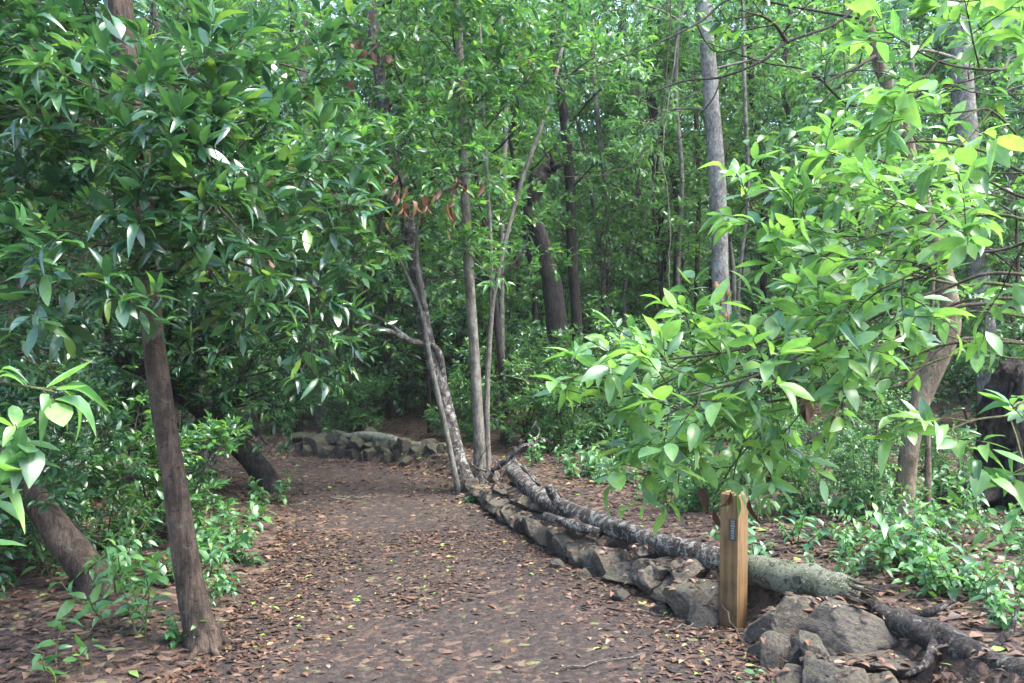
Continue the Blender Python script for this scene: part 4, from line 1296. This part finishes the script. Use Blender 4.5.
# ------------------------------------------------------------------ logs, post, sticks, vines
def log(name, label, pts, mt, seed, rough=.12, sides=18, jag=True, stubs=()):
    rg = np.random.default_rng(seed)
    p, r = px_line(pts, 10)
    o0 = p[len(p) // 2].copy()
    root = thing(name, label, "log", o0)
    g = Geo()
    tube(g, p, r, sides, rough, rg)
    mats = mt if isinstance(mt, list) else [mt]
    g.build("bark", mats, root, o0)
    if jag:
        for e, dirn, rr_ in ((p[-1], norm(p[-1] - p[-4]), r[-1]), (p[0], norm(p[0] - p[3]), r[0])):
            g = Geo()
            u_ = norm(np.cross(dirn, (0, 0, 1))); v_ = np.cross(u_, dirn)
            for q in range(34):
                a = rg.random() * 6.28; k = rg.uniform(.25, .98) ** .6
                s0 = e + (math.cos(a) * u_ + math.sin(a) * v_) * rr_ * k
                L = rg.uniform(.02, .10) * (1.3 if rg.random() < .2 else 1)
                wd = rg.uniform(.004, .014)
                bend = rg.normal(size=3) * .012
                tube(g, np.array([s0 - dirn * .05, s0 + dirn * L * .5 + bend * .4, s0 + dirn * L + bend]), [wd, wd * .7, .0015], 4)
            g.build("splintered_end", M_TWIG, root, o0)
    for st_ in stubs:
        g = Geo(); q, r2 = px_line(st_); tube(g, q, r2, 8, .1, rg); g.build("branch_stub", mats[0], root, o0)
    return root, o0


lg, o0 = log("fallen_log", "long fallen log with flaking pale lichen lying along the top of the stone edging",
             [(512, 470, 8.90, 16.4), (530, 490, 7.90, 16.4), (562, 508, 7.05, 17.2), (620, 530, 6.20, 18.9), (680, 549, 5.65, 21.3), (735, 566, 5.25, 24.6)], M_LOG, 3,
             stubs=[[(572, 515, 6.95, 12), (556, 500, 6.9, 10), (548, 486, 6.85, 8)], [(600, 534, 6.3, 12), (570, 524, 6.5, 10), (545, 516, 6.8, 8)]])
log("mossy_log", "mossy greenish log with splintered broken end just behind the wooden post",
    [(728, 566, 5.3, 27), (775, 574, 5.02, 30), (820, 585, 4.78, 32), (856, 597, 4.6, 33)], M_LOG_MOSS, 5)
rg = np.random.default_rng(91)
mp, mr = px_line([(728, 566, 5.3, 27), (775, 574, 5.02, 30), (820, 585, 4.78, 32), (856, 597, 4.6, 33)], 30)
m_ = 5200
ii = rg.integers(0, len(mp) - 1, m_); an = rg.normal(1.57, .9, m_)
ax_ = norm(mp[ii + 1] - mp[ii]); hu = norm(np.cross(ax_, (0, 0, 1.0))); hv = np.cross(hu, ax_)
rad = np.cos(an)[:, None] * hu + np.sin(an)[:, None] * hv
keepm = wav(mp[ii, 0] * 6, an * 2 + mp[ii, 2] * 9) + rg.normal(size=m_) * .3 > .05
acc = Leaves()
acc.put((mp[ii] + rad * mr[ii, None] * .98)[keepm], (rad * .5 + np.array((0, 0, -.55)) + rg.normal(size=(m_, 3)) * .5)[keepm], (rad + rg.normal(size=(m_, 3)) * .4)[keepm],
        rg.uniform(.007, .020, m_)[keepm], np.clip(rg.normal(.5, .25, m_), 0, 1)[keepm])
g = Geo(); acc.flush(g, 2, .12, .2, .3, rng=rg)
M_MOSS = leaf_mat("moss", [(0, (.06, .072, .04)), (.5, (.125, .14, .09)), (1, (.21, .225, .16))], .8, .25, 0, (1, 1, .9), .2)
mo_ = bpy.data.objects["mossy_log"]
g.build("moss", M_MOSS, mo_, np.array(mo_.location))
log("charred_log", "dark cracked log running from the broken mossy end to the bottom corner",
    [(862, 604, 4.72, 16.6), (900, 622, 4.42, 25.7), (950, 645, 4.08, 31.7), (1000, 668, 3.80, 34.7), (1060, 700, 3.50, 36.3), (1130, 740, 3.25, 30.2)], M_LOG_CHAR, 7, .16, stubs=[[(905, 618, 4.45, 12), (930, 612, 4.4, 8), (955, 600, 4.4, 4)], [(935, 645, 4.1, 14), (925, 665, 3.95, 9), (905, 676, 3.9, 4)], [(985, 655, 3.9, 10), (1010, 630, 3.95, 6), (1018, 606, 4.0, 3)]])
log("broken_limb", "short dark broken limb lying behind the splintered end of the mossy log", [(858, 592, 4.9, 16), (882, 594, 4.85, 17), (908, 596, 4.85, 13)], M_BARK_DARK, 8, jag=False)
log("wall_log", "thin mossy log resting along the top of the far stone wall", [(340, 438, 12.3, 8), (372, 436, 12.0, 10), (395, 441, 11.75, 10), (412, 446, 11.6, 9), (440, 446, 11.4, 6)], M_LOG_MOSS, 9, jag=False)
log("decayed_log", "dark decayed log lying far up the littered slope", [(790, 446, 10.8, 14), (830, 436, 10.9, 16), (875, 432, 11.0, 14), (905, 430, 11.1, 8)], M_BARK_DARK, 10, jag=False)

# dry branch tangle at the upper end of the fallen log
rg = np.random.default_rng(14)
o0 = P(505, 470, 9.0)
dt = thing("dead_branch", "dry forked grey branch heaped at the upper end of the fallen log", "branch", o0)
g = Geo()
for ln in ([(478, 492, 9.1, 3), (498, 468, 9.0, 5), (515, 452, 8.9, 6), (524, 440, 8.9, 3)], [(498, 468, 9.0, 3), (480, 470, 9.1, 2), (470, 462, 9.2, 1)],
           [(515, 455, 8.9, 4), (500, 480, 8.8, 3), (492, 492, 8.7, 2)], [(512, 458, 8.9, 5), (530, 474, 8.7, 5), (545, 488, 8.5, 3)], [(520, 448, 8.9, 3), (540, 440, 9.1, 2), (553, 442, 9.2, 1)]):
    q, r2 = px_line(ln)
    q = q + rg.normal(size=q.shape) * .012
    tube(g, q, r2, 7, .12, rg)
    for _ in range(5):
        k_ = rg.integers(2, len(q)); d_ = norm(rg.normal(size=3) + (0, 0, .2))
        w2 = wander(rg, q[k_], d_, rg.uniform(.12, .4), 4, .3)
        tube(g, w2, np.linspace(.008, .003, 5), 4)
g.build("limb", M_BARK_MOTTLE, dt, o0)

# wooden post
def wood_mat():
    m, t, out = mat("post_wood")
    co = N(t, "TexCoord").outputs['Object']
    v = maps(t, co, (1, 1, .05))
    a = noise(t, v, 60, 5, .6, .5)
    b = noise(t, co, 6, 3)
    f = math_(t, 'ADD', math_(t, 'MULTIPLY', a, .6), math_(t, 'MULTIPLY', b, .4))
    col = ramp(t, f, [(.36, (.040, .024, .011)), (.47, (.098, .055, .023)), (.57, (.145, .084, .036)), (.68, (.09, .070, .045))])
    sx = N(t, "SeparateXYZ"); t.links.new(co, sx.inputs[0])
    low = ramp(t, math_(t, 'ADD', sx.outputs[2], math_(t, 'MULTIPLY', noise(t, co, 12, 4), .14)), [(.06, (.42, .38, .36)), (.26, (.9, .92, .85)), (.55, (1, 1, 1))])
    col = mixc(t, 1, col, low, 'MULTIPLY')
    principled(t, out, col, .7, bump(t, a, .35, .004), .3)
    return m


pb = np.array((*P(733, 622, 5.0)[:2], 0.0)); pb[2] = gz(*pb[:2]) * .3
po = thing("trail_post", "square wooden marker post standing at the end of the stone edging", "post", pb)
import bmesh
bm = bmesh.new()
hs, ht = .056, .745 + .012
ring = lambda h, s: [bm.verts.new((sx_ * s, sy_ * s, h)) for sx_, sy_ in ((-1, -1), (1, -1), (1, 1), (-1, 1))]
R = [ring(-.25, hs), ring(.0, hs), ring(.35, hs), ring(ht - .012, hs), ring(ht, hs * .80)]
for A, B in zip(R[:-1], R[1:]):
    for k in range(4):
        bm.faces.new((A[k], A[(k + 1) % 4], B[(k + 1) % 4], B[k]))
bm.faces.new(R[-1])
bmesh.ops.bevel(bm, geom=[e for e in bm.edges if abs(e.verts[0].co.z - e.verts[1].co.z) > .05], offset=.004, segments=2, affect='EDGES')
me = bpy.data.meshes.new("shaft"); bm.to_mesh(me); bm.free(); me.materials.append(wood_mat())
sh = bpy.data.objects.new("shaft", me); COL.objects.link(sh); sh.parent = po
po.rotation_euler = (0, .012, math.radians(-44))
# small dark metal plate with pale embossed marks on the face turned to the path
def plain(name, c, rough=.5, metal=0.0):
    m, t, out = mat(name)
    b = N(t, "BsdfPrincipled")
    nz = noise(t, N(t, "TexCoord").outputs['Object'], 40, 3)
    t.links.new(ramp(t, nz, [(.3, [x * .7 for x in c]), (.7, [x * 1.2 for x in c])]), b.inputs['Base Color'])
    b.inputs['Roughness'].default_value = rough; b.inputs['Metallic'].default_value = metal
    t.links.new(b.outputs[0], out.inputs[0])
    return m


def box(g, c, h):
    c = np.array(c); x, y, z = h
    V = [c + (sx_ * x, sy_ * y, sz_ * z) for sx_ in (-1, 1) for sy_ in (-1, 1) for sz_ in (-1, 1)]
    g.add(V, [[(0, 1, 3, 2), (4, 6, 7, 5), (0, 4, 5, 1), (2, 3, 7, 6), (0, 2, 6, 4), (1, 5, 7, 3)]])


g = Geo(); box(g, (.022, -hs - .002, ht - .205), (.022, .0025, .060)); pl = g.build("marker_plate", plain("plate", (.035, .030, .028), .5, .2), po, smooth=False)
g = Geo(); rg = np.random.default_rng(4)
for q in range(8):
    box(g, (.026, -hs - .0052, ht - .155 - q * .0135), (.007 + .005 * rg.random(), .0012, .0038))
g.build("marking", plain("plate_marks", (.16, .155, .15)), pl, smooth=False)

# sticks on the ground
for i, (a, b, r, l) in enumerate((((700, 640, 4.75), (745, 628, 4.9), .006, "thin crooked stick leaning by the wooden post's foot"), ((560, 672, 4.3), (640, 655, 4.5), .006, "pale stick lying on the near path among leaves"),
                                  ((330, 572, 6.15), (372, 568, 6.2), .008, "short stick on the middle of the path"), ((488, 562, 6.4), (520, 560, 6.45), .006, "small twig on the path near the edging"),
                                  ((300, 560, 6.5), (350, 556, 6.55), .010, "dark stick half buried at the path's shady side"), ((668, 632, 4.85), (715, 612, 5.1), .006, "twig lying against the pinkish stone"),
                                  ((720, 600, 5.0), (748, 655, 4.6), .007, "stick propped slantwise in front of the wooden post"), ((330, 500, 8.9), (380, 492, 9.2), .010, "stick crossing the shaded far path"),
                                  ((930, 560, 5.6), (985, 600, 4.9), .007, "dry stick among the ground plants by the charred log"), ((905, 640, 4.3), (960, 600, 4.9), .006, "thin twig standing across the charred log"))):
    A, B = P(*a), P(*b)
    if i not in (6, 9):
        A[2] = gz(A[0], A[1]) + .02; B[2] = gz(B[0], B[1]) + .02
    o0 = A.copy()
    g = Geo(); rg = np.random.default_rng(70 + i)
    L = np.linspace(0, 1, 8)[:, None]
    tube(g, A * (1 - L) + B * L + rg.normal(size=(8, 3)) * .008, np.linspace(r, r * .5, 8), 6, .1, rg)
    tag(g.build("stick", M_BARK_GREY if i % 2 else M_TWIG, None, o0), l, "stick", "sticks on the ground")

# hanging vines
for i, (ln, l) in enumerate((([(672, -30, 9), (668, 60, 9), (660, 130, 9), (652, 190, 9), (642, 230, 9)], "pale thin vine hanging farthest from the tall pale trunk"),
                             ([(690, -30, 9.2), (678, 40, 9.2), (667, 110, 9.2), (663, 160, 9.2), (670, 230, 9.2), (668, 300, 9.2)], "long pale vine hanging in front of the far thin trunks"),
                             ([(648, 150, 9.1), (632, 165, 9.1), (600, 175, 9.1), (560, 178, 9.1)], "thin bare creeper stretched sideways across the far foliage"),
                             ([(843, -20, 8), (845, 60, 8), (846, 130, 8), (852, 190, 8), (856, 240, 8)], "dark straight vine hanging beside the tan knee bent trunk"),
                             ([(888, 40, 7.8), (890, 80, 7.8), (893, 118, 7.8)], "short grey vine hanging by the upper tan trunk"),
                             ([(152, -20, 4.9), (154, 40, 4.9), (152, 90, 4.9), (158, 120, 4.9)], "brown thin vine hanging beside the top of the brown trunk"))):
    p = px_twig(ln); g = Geo()
    rg = np.random.default_rng(80 + i)
    tube(g, p + rg.normal(size=p.shape) * .008, np.linspace(.0065, .004, len(p)) * (1 if i != 4 else .7), 6, .1, rg)
    tag(g.build("hanging_vine", M_TWIG if i != 1 else M_BARK_GREY, None, p[0]), l, "vine")

# ------------------------------------------------------------------ ground plants
def seedling(seed, h, size, lv, stems, leaf, w, tone):
    rng = np.random.default_rng(seed)
    root = thing("seedling", "", "plant")
    gs = Geo(); gl = Geo(); acc = Leaves()
    for k in range(stems):
        a = rng.random() * 6.28
        d = np.array((math.cos(a) * .6, math.sin(a) * .6, 1.0))
        q = wander(rng, (math.cos(a) * .02, math.sin(a) * .02, -.03), d, h * rng.uniform(.6, 1.1), 6, .14, .02)
        tube(gs, q, np.linspace(.005, .002, len(q)), 5)
        twig_leaves(rng, acc, q, lv, size, t0=.25, flat=.8, droop=.25, fwd=.35, tone=tone, tvar=.16, tip=.3, upj=.4)
    acc.flush(gl, 1, w, .3, .3, rng=rng)
    gs.build("stem", M_TWIG_GREEN, root); gl.build("foliage", leaf, root)
    return root


M_LEAF_GROUND = leaf_mat("leaf_ground", [(0, (.028, .082, .042)), (.45, (.052, .145, .062)), (.8, (.09, .21, .065)), (1, (.15, .28, .06))], .45, .34)
SD = [seedling(1, .30, .085, 9, 4, M_LEAF_GROUND, .23, .45), seedling(2, .22, .075, 8, 6, M_LEAF_GROUND, .25, .4), seedling(3, .42, .09, 12, 3, M_LEAF_GROUND, .21, .55),
      seedling(4, .35, .11, 8, 3, M_LEAF_MID, .22, .55), seedling(5, .26, .06, 12, 7, M_LEAF_GROUND, .3, .6),
      seedling(6, .20, .12, 5, 3, M_LEAF_DARK, .27, .5), seedling(7, .55, .055, 22, 4, M_LEAF_MID, .2, .45)]
rr = random.Random(44)
n = 0
while n < 112:
    px, py = rr.uniform(690, 1060), rr.uniform(462, 650)
    Y = (CAM_H - .3) * F / (py - HZ)
    x = (px - 512) / F * Y
    d = path_d(np.array([x]), np.array([Y]))[0][0]
    if d < (.55 if Y > 4.95 else .95) or (px < 740 and rr.random() < .6):
        continue
    if Y > 8.5 and rr.random() < .4:
        continue
    place(SD[rr.choice((0, 0, 1, 2, 3, 4, 5, 6))], x, Y, rr.uniform(0, 6.28), rr.uniform(.45, 1.2), "low bluish green leafy plant on the littered slope behind the fallen logs", "ground plants on the slope behind the logs")
    n += 1
for i in range(16):
    x = rr.uniform(1.6, 4.8); y = rr.uniform(6.3, 9.8)
    place(S[2 if i % 3 else 1], x, y, rr.uniform(0, 6.28), rr.uniform(.28, .48), "loose knee high green bush on the littered slope behind the fallen log", "knee high bushes on the slope behind the fallen log")
n = 0
while n < 90:
    px, py = rr.uniform(520, 700), rr.uniform(425, 530)
    Y = (CAM_H - .3) * F / (py - HZ)
    x = (px - 512) / F * Y
    d = path_d(np.array([x]), np.array([Y]))[0][0]
    if d < .85:
        continue
    place(SD[rr.choice((0, 1, 2, 4, 4))], x, Y, rr.uniform(0, 6.28), rr.uniform(.7, 1.3), "fresh green low plant between the fallen log and the green shrubs", "ground plants beyond the upper end of the fallen log")
    n += 1
n = 0
while n < 62:
    px, py = rr.uniform(-30, 300), rr.uniform(480, 640)
    Y = (CAM_H - .06) * F / (py - HZ)
    x = (px - 512) / F * Y
    d = path_d(np.array([x]), np.array([Y]))[0][0]
    if d < .12 or (-10 < px < 165 and Y < 5.35 and py < 640):
        continue
    place(SD[rr.choice((0, 1, 5, 2, 4, 6))], x, Y, rr.uniform(0, 6.28), rr.uniform(.75, 1.45), "dark green low plant in the shade beside the leaning trunks", "ground plants in the shade beside the leaning trunks")
    n += 1
for px, py, k, sc, l in ((58, 672, 3, .85, "small pale leaved seedling alone in the litter at the bottom corner"), (150, 640, 2, 1.25, "leafy upright seedling between the two leaning trunks"),
                         (120, 625, 3, 1.1, "broad leaved seedling at the foot of the steeply leaning trunk"), (190, 640, 4, .85, "small leaved bright sprout at the foot of the brown trunk"),
                         (225, 545, 0, 1.2, "low plant overhanging the path edge past the brown trunk"), (262, 520, 1, 1.3, "spreading low plant at the path edge below the dark trunk"),
                         (246, 535, 2, .9, "taller thin plant at the path edge"), (468, 500, 1, .7, "little tuft at the foot of the mottled trunk"), (740, 590, 4, .6, "small green sprig beside the wooden post"),
                         (760, 690, 3, .5, "tiny seedling at the bottom of the stone heap"), (700, 605, 4, .5, "green sprig growing from the edging stones"), (575, 545, 4, .5, "small sprig growing between edging stones")):
    Y = (CAM_H - .04) * F / (py - HZ)
    place(SD[k], (px - 512) / F * Y, Y, rr.uniform(0, 6.28), sc, l)

# ------------------------------------------------------------------ the damp air between the trees
m, t, out = mat("haze")
pv = N(t, "VolumePrincipled")
pv.inputs['Color'].default_value = (.90, .96, .92, 1)
pv.inputs['Density'].default_value = .0005
pv.inputs['Anisotropy'].default_value = .1
t.links.new(pv.outputs[0], out.inputs['Volume'])
g = Geo()
box(g, (0, 50, 20), (125, 80, 26))
hz = g.build("haze", m, smooth=False)
hz["kind"] = "stuff"
tag(hz, "pale damp air filling the woods", "haze")
